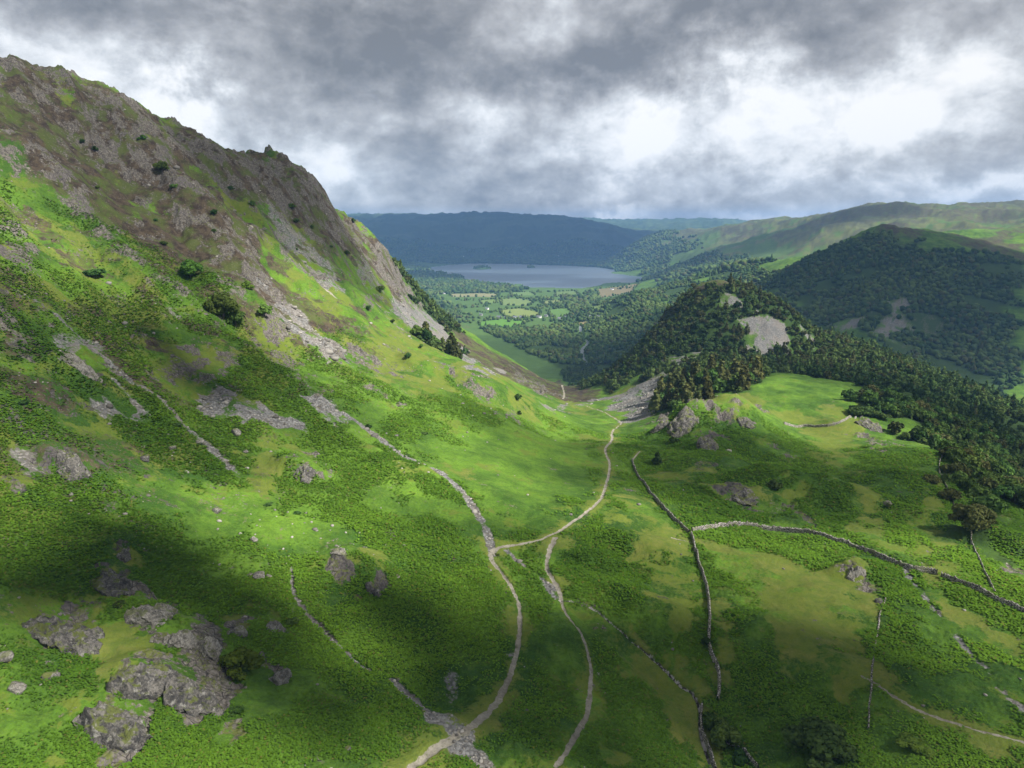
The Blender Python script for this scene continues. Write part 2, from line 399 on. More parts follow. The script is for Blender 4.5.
# darker taller bracken beds, and woodland floor
for wt, t in ((1., '330,700 345,660 430,640 470,660 520,640 560,690 580,768 420,768 400,700'), (1., '0,500 120,510 170,600 90,600 0,580'), (1., '0,300 130,380 230,470 150,520 0,470'),
              (1., '560,500 640,520 700,560 700,640 600,600 560,560'), (1., '850,600 1024,680 1024,720 880,680'), (1., '720,580 752,620 790,690 740,768 720,690'), (1., '850,470 930,480 940,560 880,520'),
              (1., '340,560 460,560 440,640 330,640'), (1., '640,430 770,440 790,520 690,520'), (1., '760,470 850,490 880,560 790,520')):
    FE.append(Poly('dark', wt, t, 2.5, 4))
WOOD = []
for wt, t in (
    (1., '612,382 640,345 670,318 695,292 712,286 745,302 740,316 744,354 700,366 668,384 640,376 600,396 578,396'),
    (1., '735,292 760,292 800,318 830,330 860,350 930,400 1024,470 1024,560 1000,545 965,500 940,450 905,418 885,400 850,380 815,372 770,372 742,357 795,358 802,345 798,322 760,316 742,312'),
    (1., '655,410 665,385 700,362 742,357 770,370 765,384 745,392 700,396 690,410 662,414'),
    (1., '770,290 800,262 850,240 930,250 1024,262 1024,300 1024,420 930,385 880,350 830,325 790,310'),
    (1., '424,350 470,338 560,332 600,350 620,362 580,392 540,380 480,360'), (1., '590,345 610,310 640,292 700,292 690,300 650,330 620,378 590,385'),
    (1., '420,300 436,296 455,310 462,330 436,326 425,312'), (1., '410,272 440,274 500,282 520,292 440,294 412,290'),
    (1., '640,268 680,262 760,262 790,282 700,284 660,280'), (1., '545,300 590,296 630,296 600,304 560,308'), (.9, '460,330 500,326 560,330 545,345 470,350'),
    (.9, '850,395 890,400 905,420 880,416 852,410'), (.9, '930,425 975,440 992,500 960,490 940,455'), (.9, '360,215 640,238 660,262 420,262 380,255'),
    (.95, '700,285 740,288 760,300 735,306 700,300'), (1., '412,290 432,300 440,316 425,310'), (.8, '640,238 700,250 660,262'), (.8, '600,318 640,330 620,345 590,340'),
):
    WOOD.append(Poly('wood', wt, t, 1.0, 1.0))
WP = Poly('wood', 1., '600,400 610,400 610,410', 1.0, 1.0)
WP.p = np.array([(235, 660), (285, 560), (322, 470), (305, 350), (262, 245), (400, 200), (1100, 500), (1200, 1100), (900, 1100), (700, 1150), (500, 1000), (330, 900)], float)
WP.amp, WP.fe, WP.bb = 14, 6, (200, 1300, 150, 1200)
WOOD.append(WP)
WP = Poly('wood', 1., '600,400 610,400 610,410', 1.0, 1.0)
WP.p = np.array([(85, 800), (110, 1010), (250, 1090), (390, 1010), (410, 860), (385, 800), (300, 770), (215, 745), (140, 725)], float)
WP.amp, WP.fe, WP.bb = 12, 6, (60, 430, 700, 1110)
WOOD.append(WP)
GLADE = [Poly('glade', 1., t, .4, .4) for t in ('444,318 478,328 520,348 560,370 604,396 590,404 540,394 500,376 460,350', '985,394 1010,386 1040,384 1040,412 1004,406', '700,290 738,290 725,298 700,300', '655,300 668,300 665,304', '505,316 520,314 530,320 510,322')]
WOOD.append(Poly('wood', .85, '412,292 590,292 640,300 620,340 590,392 500,372 440,326', .8, .6))
FIELDS = [(Poly('field', 1., t, .05, .15), c) for t, c in (
    ('478,322 500,319 530,318 524,325 504,329 480,326', (.085, .19, .03)), ('500,310 522,308 542,313 536,318 505,317', (.16, .20, .06)),
    ('547,310 568,308 576,313 552,318', (.09, .17, .04)), ('450,294 480,293 500,294 496,297 452,297', (.20, .19, .10)),
    ('500,299 520,298 534,302 528,306 502,305', (.13, .18, .06)), ('540,301 560,300 566,304 545,306', (.15, .18, .07)), ('588,306 604,305 606,310 590,311', (.14, .2, .06)),
    ('578,322 590,321 588,326 576,325', (.22, .18, .09)), ('480,300 496,299 498,303 482,304', (.12, .18, .05)), ('555,292 575,291 580,296 556,297', (.10, .15, .05)),
    ('596,289 640,283 632,292 600,298', (.16, .13, .07)), ('607,300 622,296 616,303', (.11, .15, .06)), ('510,292 530,292 536,295 512,296', (.10, .16, .05)))]
LAKE = F(0, 0, 0) and np.array([F(a, b, 0)[:2] for a, b in xy('428,267.5 436,266.5 448,265 470,263.6 515,263.8 540,265.2 570,265.6 600,267.6 614,270 611,273.5 632,276 656,279 668,281.5 640,283.5 614,282 602,283 600,286 585,288.6 562,288 543,287.2 530,287.6 518,283.6 508,284.2 498,285.6 470,281 452,275.5 438,272 428,270')])
RIVER = Line('river', 1., '584,364,7 587,360,5 582,354,5 582,348,5 588,342,4.5 587,337,4 581,333,3.5 580,326,3 574,318,2 590,308,2 604,296,2', .3, .1)

import copy
RIVER_W = copy.copy(RIVER)
RIVER_W.hw = RIVER.hw * 2.0
RIVER_W.bb = (RIVER.bb[0] - 60, RIVER.bb[1] + 60, RIVER.bb[2] - 60, RIVER.bb[3] + 60)

def inpoly_sd(x, y, q):
    d = np.full(x.shape, 1e9)
    ins = np.zeros(x.shape, bool)
    for i in range(len(q)):
        a, b = q[i - 1], q[i]
        d = np.minimum(d, seg_dist(x, y, a[0], a[1], b[0], b[1])[0])
        c = (a[1] > y) != (b[1] > y)
        with np.errstate(divide='ignore', invalid='ignore'):
            xx = (b[0] - a[0]) * (y - a[1]) / (b[1] - a[1]) + a[0]
        ins ^= c & (x < xx)
    return np.where(ins, d, -d)

def masks(x, y, want=None):
    out = {k: np.zeros(x.shape, np.float32) for k in ('rock', 'scree', 'heather', 'dry', 'dark', 'path', 'wet', 'wood', 'river', 'lawn')}
    for f in FE:
        if want is None or f.kind in want:
            out[f.kind] = np.maximum(out[f.kind], f.val(x, y))
    if want is None or 'wood' in want:
        for f in WOOD:
            out['wood'] = np.maximum(out['wood'], f.val(x, y))
        for f in GLADE:
            out['wood'] *= 1 - f.val(x, y)
        for f, c in FIELDS:
            out['wood'] *= 1 - f.val(x, y)
        out['wood'] *= 1 - np.clip(out['scree'] * 1.3, 0, 1)
    if want is None or 'river' in want or 'wood' in want:
        out['river'] = RIVER.val(x, y)
        out['wood'] *= 1 - RIVER_W.val(x, y)
    return out

def lake_sd(x, y):
    o = np.full(x.shape, -999.0)
    k = (y > 3300) & (y < 8000) & (x > -2500) & (x < 2600)
    if k.any():
        X, Y = x[k], y[k]
        o[k] = inpoly_sd(X + 60 * fbm(X, Y, 500, 3, 5), Y + 60 * fbm(X, Y, 400, 3, 8), LAKE)
    return o

HUM = []
def hum(px, py, wpx, hm, asp=.8, rot=0.0):
    w = cast0([px], [py])[0]
    sl = math.sqrt(w[0] ** 2 + w[1] ** 2 + (CZ - w[2]) ** 2)
    ra = wpx * .5 * sl / FPX
    HUM.append((w[0], w[1], ra, ra * asp, hm, math.cos(rot), math.sin(rot)))
for a in ((800, 492, 130, 9, .6, -.5), (718, 414, 110, 8, .6, 0), (690, 424, 50, 5, .5, 0), (735, 405, 40, 3, .6, 0), (706, 446, 50, 4, .7, 0), (672, 432, 60, 5, .8, 0), (745, 496, 80, 4, .5, -.3), (848, 428, 70, 5, .6, 0), (905, 490, 120, 5, .9, .3),
          (858, 572, 60, 4, .6, 0), (640, 545, 100, 3, .5, -.4), (590, 560, 60, 2, .6, -.4), (650, 610, 120, 4, .5, -.6), (480, 388, 90, 8, .7, 0), (425, 372, 60, 7, .8, 0), (355, 568, 80, 3.5, .8, 0),
          (160, 640, 150, 4, .8, 0), (130, 700, 120, 4, .8, 0), (300, 470, 60, 4, .8, 0), (80, 372, 70, 4, .6, 0), (75, 470, 60, 3, .7, 0), (120, 585, 60, 3, .7, 0), (270, 640, 60, 2.5, .7, 0), (110, 135, 110, 8, .8, .5),
          (190, 195, 90, 12, .6, -.7), (240, 300, 90, 10, .7, -.6), (385, 262, 50, 4, .9, 0), (760, 640, 150, 3, .8, 0), (930, 520, 60, 3, .8, 0), (1000, 545, 80, 6, .6, -.4), (60, 180, 90, 6, .7, 0), (560, 640, 70, 2.5, 1.4, 0),
          (716, 300, 150, 16, .9, 0), (440, 690, 60, -2.5, 1.3, 0), (655, 660, 60, -2.5, 1.5, .6), (870, 680, 80, 2.5, .8, 0)):
    hum(*a)
ISLES = [(F(482, 268.6, 0)[:2], 85, 120, 34), (F(531, 267.6, 0)[:2], 40, 60, 12), (F(640, 281, 0)[:2], 30, 18, 6)]
def land(x, y, full=True):
    r = np.hypot(x, y)
    h = base_h(x, y)
    mk = masks(x, y)
    rough = sstep(25, 120, h) * (0.4 + 0.6 * sstep(200, 330, h)) + 0.15
    calm = 1 - 0.8 * sstep(-20, 60, x) * sstep(600, 450, y)
    amp = rough * calm
    h = h + amp * (7 * fbm(x, y, 130, 2, 3) + 5.0 * (ridged(x, y, 60, 3, 12) - .2)) * np.clip(r / 500, .18, 1.6)
    far = sstep(1500, 3500, r)
    h = h + far * sstep(15, 120, h) * (34 * fbm(x, y, 800, 4, 31) + 42 * (ridged(x, y, 650, 5, 33) - .35)) * (1 + .8 * sstep(7000, 9000, r))
    h = h + fbm(x, y, 28, 3, 41) * 1.3 * (1 - far)
    # ribs and gullies running down the left fellside
    lf = sstep(195, 250, h) * sstep(-10, -60, x) * (1 - sstep(1000, 1400, r)) * sstep(110, 220, r)
    e1, e2 = x * .72 - y * .69, x * .69 + y * .72
    w1 = 10 * fbm(x, y, 70, 3, 140)
    rib = ridged((e2 + w1) / 1.0, e1 * .33, 62, 4, 150)
    h = h + lf * (10 * (rib - .42)) * np.clip(r / 450, .35, 1.25)
    rib2 = ridged(x + w1, y, 38, 4, 160)
    h = h + lf * 4 * (rib2 - .4) * np.clip(r / 400, .4, 1.3)
    hi = sstep(240, 300, h)
    mk['rock'] = np.maximum(mk['rock'], lf * sstep(.50, .72, rib * .55 + rib2 * .45 + .10 * hi) * .72)
    mk['heather'] = np.maximum(mk['heather'], lf * hi * sstep(.0, .25, fbm(x, y, 90, 4, 171)) * .7)
    stn = fbm(x, y, 17, 5, 178, .68)
    mk['rock'] = np.maximum(mk['rock'], lf * sstep(.10, .34, stn) * .74 * (.45 + .55 * sstep(-.2, .2, fbm(x, y, 75, 3, 179))))
    mk['heather'] = np.maximum(mk['heather'], lf * sstep(.06, .3, fbm(x, y, 24, 5, 174, .62)) * .62)
    mk['heather'] *= (.25 + .75 * sstep(-.75, -.3, fbm(x, y, 35, 4, 172, .6)))
    mk['dry'] = np.maximum(mk['dry'], lf * sstep(-.12, .22, fbm(x, y, 48, 4, 176, .6)) * .8)
    brk = .5 + .9 * fbm(x, y, 13, 4, 181, .62)
    mk['rock'] = np.clip(mk['rock'] * 1.1 - (1 - sstep(.28, .62, brk)) * .75, 0, 1)
    mk['scree'] = np.clip(mk['scree'] * 1.15 - (1 - sstep(.10, .45, brk)) * .7, 0, 1)
    mk['dry'] = np.clip(mk['dry'] * 1.1 - (1 - sstep(.15, .6, .5 + .9 * fbm(x, y, 22, 4, 187, .6))) * .6, 0, 1)
    for (cx_, cy_, ra, rb, hh, ca_, sa_) in HUM:
        dx_, dy_ = x - cx_, y - cy_
        m_ = (np.abs(dx_) < ra * 1.7) & (np.abs(dy_) < ra * 1.7)
        if not m_.any():
            continue
        dx_, dy_ = dx_[m_], dy_[m_]
        q = ((dx_ * ca_ + dy_ * sa_) / ra) ** 2 + ((dy_ * ca_ - dx_ * sa_) / rb) ** 2
        q = np.sqrt(q) + .25 * fbm(x[m_], y[m_], ra, 3, 190)
        h[m_] += hh * sstep(1.25, .25, q)
    rk = mk['rock']
    near = 1 - sstep(900, 1600, r)
    # crags: stepped, jointed ledges
    u = (x * .8 + y * .6)
    led = ridged(u, y * .5 - x * .3, 9, 3, 61)
    blk = np.abs(noise(x / 5.5, y / 5.5, 66)) + .5 * np.abs(noise(x / 2.3, y / 2.3, 67)) + .22 * np.abs(noise(x / .9, y / .9, 68))
    sc = np.clip(r / 260, .55, 2.2)
    h = h + rk * near * sc * (1.5 * (led - .3) + 2.6 * (blk - .35))
    h = h + mk['scree'] * near * (.5 * blk + .35 * np.abs(noise(x / .8, y / .8, 69)) * np.clip(r / 200, .6, 1.5)) - .3 * mk['scree'] * near
    h = h + mk['heather'] * near * (.5 * noise(x / 3, y / 3, 71) + .8 * np.clip(ridged(x, y, 14, 3, 72) - .35, 0, 1) * sc)
    # bracken beds: a soft quilt of clumps
    cov = np.clip(1 - rk - mk['scree'] - mk['path'] - mk['wet'] - mk['river'], 0, 1) * (1 - .55 * mk['dry']) * (1 - .75 * mk['lawn'])
    b = 1.0 * noise(x / 13, y / 13, 80) + .55 * noise(x / 7, y / 7, 81) + .42 * np.abs(noise(x / 2.4, y / 2.4, 82)) + .3 * np.abs(noise(x / 1.1, y / 1.1, 83))
    h = h + cov * (1 - sstep(500, 900, r)) * b * (1.3 + .6 * mk['dark'])
    h = h - .25 * mk['path'] - .9 * mk['wet'] * (r < 400) - 2.5 * mk['river']
    # strath, lake bed and islands
    flat = sstep(60, 0, base_h(x, y)) * (y > 1300)
    sd = lake_sd(x, y)
    h = np.where(flat > 0, np.maximum(h, 2.2 + 1.2 * noise(x / 90, y / 90, 7)) * (flat > 0) , h)
    sh = sstep(-60, 30, sd)
    h = h * (1 - sh) + (-5) * sh
    h = np.where((sd > -999) & (sd < -5) & (h < 1.5), 1.5, h)
    for (c, ax, ay, hh) in ISLES:
        q = np.clip(1 - ((x - c[0]) / ax) ** 2 - ((y - c[1]) / ay) ** 2, 0, 1)
        h = h + q ** .7 * (hh * .6 + 5)
    h = np.where((mk['river'] > .2) & (y > 1200), np.minimum(h, 1.0), h)
    return h, mk, sd
# ------------------------------------------------------------------ node helpers
def newmat(name):
    m = bpy.data.materials.new(name)
    m.use_nodes = True
    nt = m.node_tree
    nt.nodes.clear()
    return m, NT(nt)

class NT:
    def __init__(s, nt):
        s.nt = nt
    def n(s, t, **kw):
        o = s.nt.nodes.new(t)
        for k, v in kw.items():
            if k.startswith('i_'):
                o.inputs[k[2:].replace('_', ' ')].default_value = v
            else:
                setattr(o, k, v)
        return o
    def l(s, a, b):
        s.nt.links.new(a, b)
    def val(s, sock, v):
        if hasattr(v, 'is_output'):
            s.l(v, sock)
        else:
            sock.default_value = v
    def math(s, op, a, b=0.0, c=None, clamp=False):
        o = s.n('ShaderNodeMath', operation=op, use_clamp=clamp)
        s.val(o.inputs[0], a)
        s.val(o.inputs[1], b)
        if c is not None:
            s.val(o.inputs[2], c)
        return o.outputs[0]
    def mix(s, f, a, b, mode='MIX'):
        o = s.n('ShaderNodeMix', data_type='RGBA', blend_type=mode)
        s.val(o.inputs[0], f)
        for sock, v in ((o.inputs[6], a), (o.inputs[7], b)):
            s.val(sock, v if hasattr(v, 'is_output') else (*v, 1.0) if len(v) == 3 else v)
        return o.outputs[2]
    def noise(s, vec, scale, detail=4, rough=.55, dist=0.0):
        o = s.n('ShaderNodeTexNoise')
        o.inputs['Scale'].default_value = scale
        o.inputs['Detail'].default_value = detail
        o.inputs['Roughness'].default_value = rough
        o.inputs['Distortion'].default_value = dist
        s.l(vec, o.inputs['Vector'])
        return o.outputs[0]
    def voro(s, vec, scale, feature='F1', out=0):
        o = s.n('ShaderNodeTexVoronoi', feature=feature)
        o.inputs['Scale'].default_value = scale
        s.l(vec, o.inputs['Vector'])
        return o.outputs[out]
    def ss(s, x, a, b):
        o = s.n('ShaderNodeMapRange', interpolation_type='SMOOTHSTEP')
        s.val(o.inputs[0], x)
        s.val(o.inputs[1], a)
        s.val(o.inputs[2], b)
        return o.outputs[0]
    def bsdf(s, col, rough=.9, spec=.2, normal=None):
        o = s.n('ShaderNodeBsdfPrincipled')
        s.val(o.inputs['Base Color'], col if hasattr(col, 'is_output') else (*col, 1.0))
        s.val(o.inputs['Roughness'], rough)
        o.inputs['Specular IOR Level'].default_value = spec
        if normal is not None:
            s.l(normal, o.inputs['Normal'])
        out = s.n('ShaderNodeOutputMaterial')
        s.l(o.outputs[0], out.inputs[0])
        return o
    def bump(s, h, dist, strength=1.0):
        o = s.n('ShaderNodeBump')
        o.inputs['Distance'].default_value = dist
        o.inputs['Strength'].default_value = strength
        s.l(h, o.inputs['Height'])
        return o.outputs[0]

# ------------------------------------------------------------------ ground material
def ground_material():
    m, t = newmat('fell_ground')
    geo = t.n('ShaderNodeNewGeometry')
    pos = geo.outputs['Position']
    nz = t.n('ShaderNodeSeparateXYZ')
    t.l(geo.outputs['True Normal'], nz.inputs[0])
    a1 = t.n('ShaderNodeAttribute', attribute_name='cover_a')
    a2 = t.n('ShaderNodeAttribute', attribute_name='cover_b')
    a3 = t.n('ShaderNodeAttribute', attribute_name='tint')
    s1, s2 = t.n('ShaderNodeSeparateColor'), t.n('ShaderNodeSeparateColor')
    t.l(a1.outputs['Color'], s1.inputs[0])
    t.l(a2.outputs['Color'], s2.inputs[0])
    n2_ = None
    rock, scree, heath = s1.outputs
    dry = a1.outputs['Alpha']
    wood, path, wet = s2.outputs
    dark = a2.outputs['Alpha']
    n90 = t.noise(pos, .012, 4)
    n20 = t.noise(pos, .06, 4)
    n5 = t.noise(pos, .25, 4, .6)
    n1 = t.noise(pos, 1.1, 4, .65)
    n03 = t.noise(pos, 3.2, 2, .6)
    n35 = t.noise(pos, .38, 8, .72)
    ragged = t.math('MULTIPLY', t.math('ADD', t.math('SUBTRACT', n35, .5), t.math('MULTIPLY', t.math('SUBTRACT', n1, .5), .7)), 2.2)
    def rag(mask, k=1.0, lo=.28, hi=.68):
        gate = t.ss(mask, 0.0, .12)
        return t.math('MULTIPLY', t.ss(t.math('ADD', mask, t.math('MULTIPLY', ragged, k)), lo, hi), gate)
    # bracken and turf
    lightmix = t.math('ADD', t.math('MULTIPLY', n20, .7), t.math('MULTIPLY', n90, .6))
    f = t.ss(t.math('SUBTRACT', lightmix, t.math('MULTIPLY', dark, .16)), .45, .82)
    green = t.mix(f, (.032, .080, .011), (.108, .205, .020))
    green = t.mix(t.ss(t.math('ADD', t.math('MULTIPLY', n1, .6), t.math('MULTIPLY', n5, .4)), .42, .56), t.mix(.4, green, (.016, .034, .008)), green)
    green = t.mix(t.math('MULTIPLY', t.ss(n03, .5, .75), .35), green, (.125, .225, .028))
    # dry grass
    dg = t.mix(t.ss(n5, .3, .7), (.105, .150, .022), (.150, .165, .036))
    dg = t.mix(t.ss(n20, .4, .65), dg, (.115, .155, .022))
    dg = t.mix(t.math('MULTIPLY', t.ss(n35, .46, .62), .55), dg, (.070, .115, .02))
    dg = t.mix(t.math('MULTIPLY', t.ss(n03, .4, .8), .4), dg, (.055, .07, .018))
    green = t.mix(t.math('MULTIPLY', t.ss(n35, .5, .64), .5), green, t.mix(.5, green, (.13, .20, .03)))
    bare = t.math('MULTIPLY', t.ss(n20, .56, .66), .55)       # thin dry turf everywhere
    col = t.mix(rag(t.math('MAXIMUM', dry, bare), .7), green, dg)
    # heather
    hc = t.mix(t.ss(n5, .35, .65), (.034, .026, .021), (.078, .060, .040))
    hc = t.mix(t.math('MULTIPLY', t.ss(n20, .46, .6), .75), hc, (.070, .095, .022))
    hc = t.mix(t.math('MULTIPLY', t.ss(n1, .58, .7), .7), hc, (.17, .155, .135))
    col = t.mix(rag(heath, .8), col, hc)
    # woodland floor
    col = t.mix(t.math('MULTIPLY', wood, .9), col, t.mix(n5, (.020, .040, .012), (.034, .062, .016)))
    # scree
    vc = t.n('ShaderNodeTexVoronoi')
    vc.inputs['Scale'].default_value = 1.1
    t.l(pos, vc.inputs['Vector'])
    vcol = t.n('ShaderNodeSeparateColor')
    t.l(vc.outputs['Color'], vcol.inputs[0])
    st = t.mix(vcol.outputs[0], (.095, .094, .092), (.265, .262, .252))
    st = t.mix(t.ss(vc.outputs['Distance'], .45, .9), st, (.08, .075, .07))
    st = t.mix(t.math('MULTIPLY', t.ss(n35, .44, .6), .5), st, (.13, .13, .125))
    st = t.mix(t.math('MULTIPLY', t.ss(n20, .45, .6), .35), st, (.20, .17, .14))
    col = t.mix(rag(scree, .9), col, st)
    # rock
    speck = t.math('MULTIPLY', t.math('MULTIPLY', t.ss(t.noise(pos, .13, 8, .75), .575, .67), t.ss(t.noise(pos, .022, 3), .40, .56)), t.math('SUBTRACT', .75, t.math('MULTIPLY', wood, .7)))
    mp = t.n('ShaderNodeMapping')
    mp.inputs['Rotation'].default_value = (.5, .35, .6)
    mp.inputs['Scale'].default_value = (1.0, 1.0, .35)
    t.l(pos, mp.inputs['Vector'])
    rn = t.noise(mp.outputs[0], .9, 6, .68, .4)
    crack = t.voro(mp.outputs[0], .55, 'DISTANCE_TO_EDGE')
    rc = t.mix(t.ss(rn, .3, .68), (.052, .047, .042), (.180, .163, .142))
    rc = t.mix(t.math('MULTIPLY', t.ss(n1, .6, .72), .7), rc, (.34, .32, .285))
    rc = t.mix(t.math('MULTIPLY', t.ss(n20, .5, .66), .5), rc, (.115, .10, .105))
    rc = t.mix(t.math('SUBTRACT', 1.0, t.ss(crack, .0, .05)), rc, (.035, .032, .03))
    rc = t.mix(t.math('MULTIPLY', t.ss(dark, .3, .8), .6), rc, (.045, .043, .045))
    moss = t.math('MULTIPLY', t.ss(nz.outputs[2], .80, .95), t.ss(n5, .42, .58))
    rc = t.mix(t.math('MULTIPLY', moss, .85), rc, (.105, .125, .025))
    col = t.mix(rag(t.math('MAXIMUM', rock, speck), 1.15, .38, .58), col, rc)
    # paths, stream bed
    pc = t.mix(t.ss(n35, .3, .7), (.16, .145, .115), (.32, .295, .245))
    pc = t.mix(t.math('MULTIPLY', t.ss(n1, .54, .66), .55), pc, (.10, .12, .035))
    col = t.mix(t.ss(t.math('ADD', path, t.math('MULTIPLY', ragged, .25)), .4, .6), col, pc)
    wc = t.mix(t.ss(vcol.outputs[1], .4, .6), (.06, .055, .05), (.34, .32, .30))
    col = t.mix(rag(wet, .7), col, wc)
    # meadows
    col = t.mix(a3.outputs['Alpha'], col, a3.outputs['Color'])
    big = t.n('ShaderNodeBrightContrast')
    hb = t.math('ADD', t.math('MULTIPLY', n1, .6), t.math('MULTIPLY', n03, .35))
    stone = t.math('MAXIMUM', rock, scree)
    nb = t.bump(t.math('ADD', hb, t.math('MULTIPLY', t.math('MULTIPLY', vc.outputs['Distance'], -1.0), stone)), .55, .8)
    t.bsdf(col, .95, .12, nb)
    return m

def build_mesh(name, v, f, mat=None, smooth=True, parent=None):
    v = np.asarray(v, np.float32)
    f = np.asarray(f, np.int32)
    me = bpy.data.meshes.new(name)
    me.vertices.add(len(v))
    me.vertices.foreach_set('co', v.ravel())
    k = f.shape[1]
    me.loops.add(f.size)
    me.loops.foreach_set('vertex_index', f.ravel())
    me.polygons.add(len(f))
    me.polygons.foreach_set('loop_start', np.arange(0, f.size, k, dtype=np.int32))
    me.polygons.foreach_set('loop_total', np.full(len(f), k, np.int32))
    if smooth:
        me.polygons.foreach_set('use_smooth', np.ones(len(f), bool))
    if mat:
        me.materials.append(mat)
    me.update(calc_edges=True)
    o = bpy.data.objects.new(name, me)
    COL.objects.link(o)
    if parent:
        o.parent = parent
    return o

def attr(me, name, arr):
    a = me.attributes.new(name, 'FLOAT_COLOR', 'POINT')
    a.data.foreach_set('color', np.ascontiguousarray(arr, np.float32).ravel())

# ------------------------------------------------------------------ the sheet
GA, GL = np.meshgrid(az, lr)
GX, GY = np.exp(GL) * np.sin(GA), np.exp(GL) * np.cos(GA)
H, MK, SD = land(GX, GY)
nr, nc = H.shape
ix = np.arange(nr * nc).reshape(nr, nc)
quads = np.stack([ix[:-1, :-1], ix[:-1, 1:], ix[1:, 1:], ix[1:, :-1]], -1).reshape(-1, 4)
GROUND_MAT = ground_material()
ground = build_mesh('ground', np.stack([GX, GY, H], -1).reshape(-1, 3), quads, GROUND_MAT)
ground['kind'] = 'structure'
me = ground.data
attr(me, 'cover_a', np.stack([MK['rock'], MK['scree'], MK['heather'], MK['dry']], -1))
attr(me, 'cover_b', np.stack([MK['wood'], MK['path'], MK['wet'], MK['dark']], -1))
tint = np.zeros((nr, nc, 4), np.float32)
R = np.hypot(GX, GY)
strath = sstep(26, 8, base_h(GX, GY)) * (GY > 1350)
tint[..., :3] = (.06, .11, .03)
tint[..., 3] = strath * .8 * (1 - MK['wood'])
moor = sstep(2600, 3600, R) * sstep(60, 140, H)
tn = fbm(GX, GY, 500, 5, 77)
tn = tn + .5 * fbm(GX, GY, 90, 4, 79, .65) + .55 * np.clip((H - 230) / 200, -.5, 1)
moorc = np.where((tn > .05)[..., None], np.array([.105, .092, .045]), np.array([.065, .105, .030]))
moorc = np.where((tn > .28)[..., None], np.array([.070, .050, .043]), moorc)
farf = sstep(6500, 7500, R)
moorc = moorc * (1 - farf[..., None]) + np.array([.028, .042, .028]) * farf[..., None]
tint[..., :3] = np.where((moor > .5)[..., None], moorc, tint[..., :3])
tint[..., 3] = np.where(moor > .5, .7, tint[..., 3])
shoreflat = farf * (H < 120)
fc = np.floor(GX / 260 + .4 * fbm(GX, GY, 500, 2, 8)) + 7 * np.floor(GY / 300)
pick = hash2(fc, fc * 0, 5) / 65535.0
tint[..., :3] = np.where(((shoreflat > .5) & (pick > .62))[..., None], np.array([.12, .17, .06]), tint[..., :3])
for f, c in FIELDS:
    v = f.val(GX, GY)[..., None]
    tint[..., :3] = tint[..., :3] * (1 - v) + np.array(c) * v
    tint[..., 3] = np.maximum(tint[..., 3], v[..., 0] * .92)
farw = (farf * (fbm(GX, GY, 600, 4, 97) > .12) > .5)
tint[..., :3] = np.where((farw & (H > 60))[..., None], np.array([.055, .075, .04]), tint[..., :3])
tint[..., 3] *= 1 - np.clip(MK['heather'] + MK['scree'] + MK['rock'], 0, 1) * .7
attr(me, 'tint', tint)

def ground_z(x, y):
    return bil(H, az, lr, np.arctan2(x, y), np.log(np.maximum(np.hypot(x, y), 49)))
castg = caster(ground_z, lr[::2])

def visible(x, y, z, steps=90):
    """True where the straight line from the viewpoint to the point clears the ground"""
    t = np.linspace(.06, .985, steps)[None]
    X, Y, Z = x[:, None] * t, y[:, None] * t, CZ + (z[:, None] - CZ) * t
    return (ground_z(X, Y) < Z + 1.0).all(1)

def project(x, y, z):
    dz = z - CZ
    dep = y * CP - dz * SP
    return 512 + FPX * x / dep, 384 - FPX * (y * SP + dz * CP) / dep, dep

# ------------------------------------------------------------------ water
def water_material(name, col, rough, sc, dist):
    m, t = newmat(name)
    geo = t.n('ShaderNodeNewGeometry')
    mp = t.n('ShaderNodeMapping')
    mp.inputs['Scale'].default_value = (1, .5, 1)
    t.l(geo.outputs['Position'], mp.inputs['Vector'])
    h = t.noise(mp.outputs[0], sc, 3, .6)
    b = t.bsdf(col, rough, .5, t.bump(h, dist, .6))
    b.inputs['IOR'].default_value = 1.33
    return m
LW = np.array([[x, y] for x, y in LAKE])
lx0, lx1, ly0, ly1 = LW[:, 0].min() - 400, LW[:, 0].max() + 400, LW[:, 1].min() - 300, LW[:, 1].max() + 300
WM = water_material('lake_water', (.06, .085, .11), .28, .03, .9)
gx, gy = np.meshgrid(np.linspace(lx0, lx1, 12), np.linspace(ly0, ly1, 12))
qi = np.arange(144).reshape(12, 12)
wq = np.stack([qi[:-1, :-1], qi[:-1, 1:], qi[1:, 1:], qi[1:, :-1]], -1).reshape(-1, 4)
lake = build_mesh('lake_water', np.stack([gx, gy, gx * 0], -1).reshape(-1, 3), wq, WM, False)
lake['kind'] = 'structure'
rp = RIVER.p[:-2]
dv = np.gradient(rp, axis=0)
nn = np.stack([-dv[:, 1], dv[:, 0]], 1) / np.linalg.norm(dv, axis=1)[:, None]
hw = RIVER.hw[:-2, None] * 1.25
L_, R_ = rp + nn * hw, rp - nn * hw
rv = np.concatenate([np.c_[L_, np.full(len(rp), 1.6)], np.c_[R_, np.full(len(rp), 1.6)]])
k = len(rp)
river = build_mesh('river_water', rv, [[i, i + k, i + k + 1, i + 1] for i in range(k - 1)], water_material('river_water', (.16, .18, .19), .35, .05, .5), False)
river['kind'] = 'structure'
# ------------------------------------------------------------------ daylight
SUN_AZ, SUN_EL = math.radians(SUNAZ), math.radians(SUNEL)
S = Vector((math.sin(SUN_AZ) * math.cos(SUN_EL), math.cos(SUN_AZ) * math.cos(SUN_EL), math.sin(SUN_EL)))
sd_ = bpy.data.lights.new('sun', 'SUN')
sd_.energy = SUNP
sd_.angle = math.radians(.55)
sd_.color = (1, .955, .88)
so = bpy.data.objects.new('sun', sd_)
COL.objects.link(so)
so.rotation_euler = S.to_track_quat('Z', 'Y').to_euler()

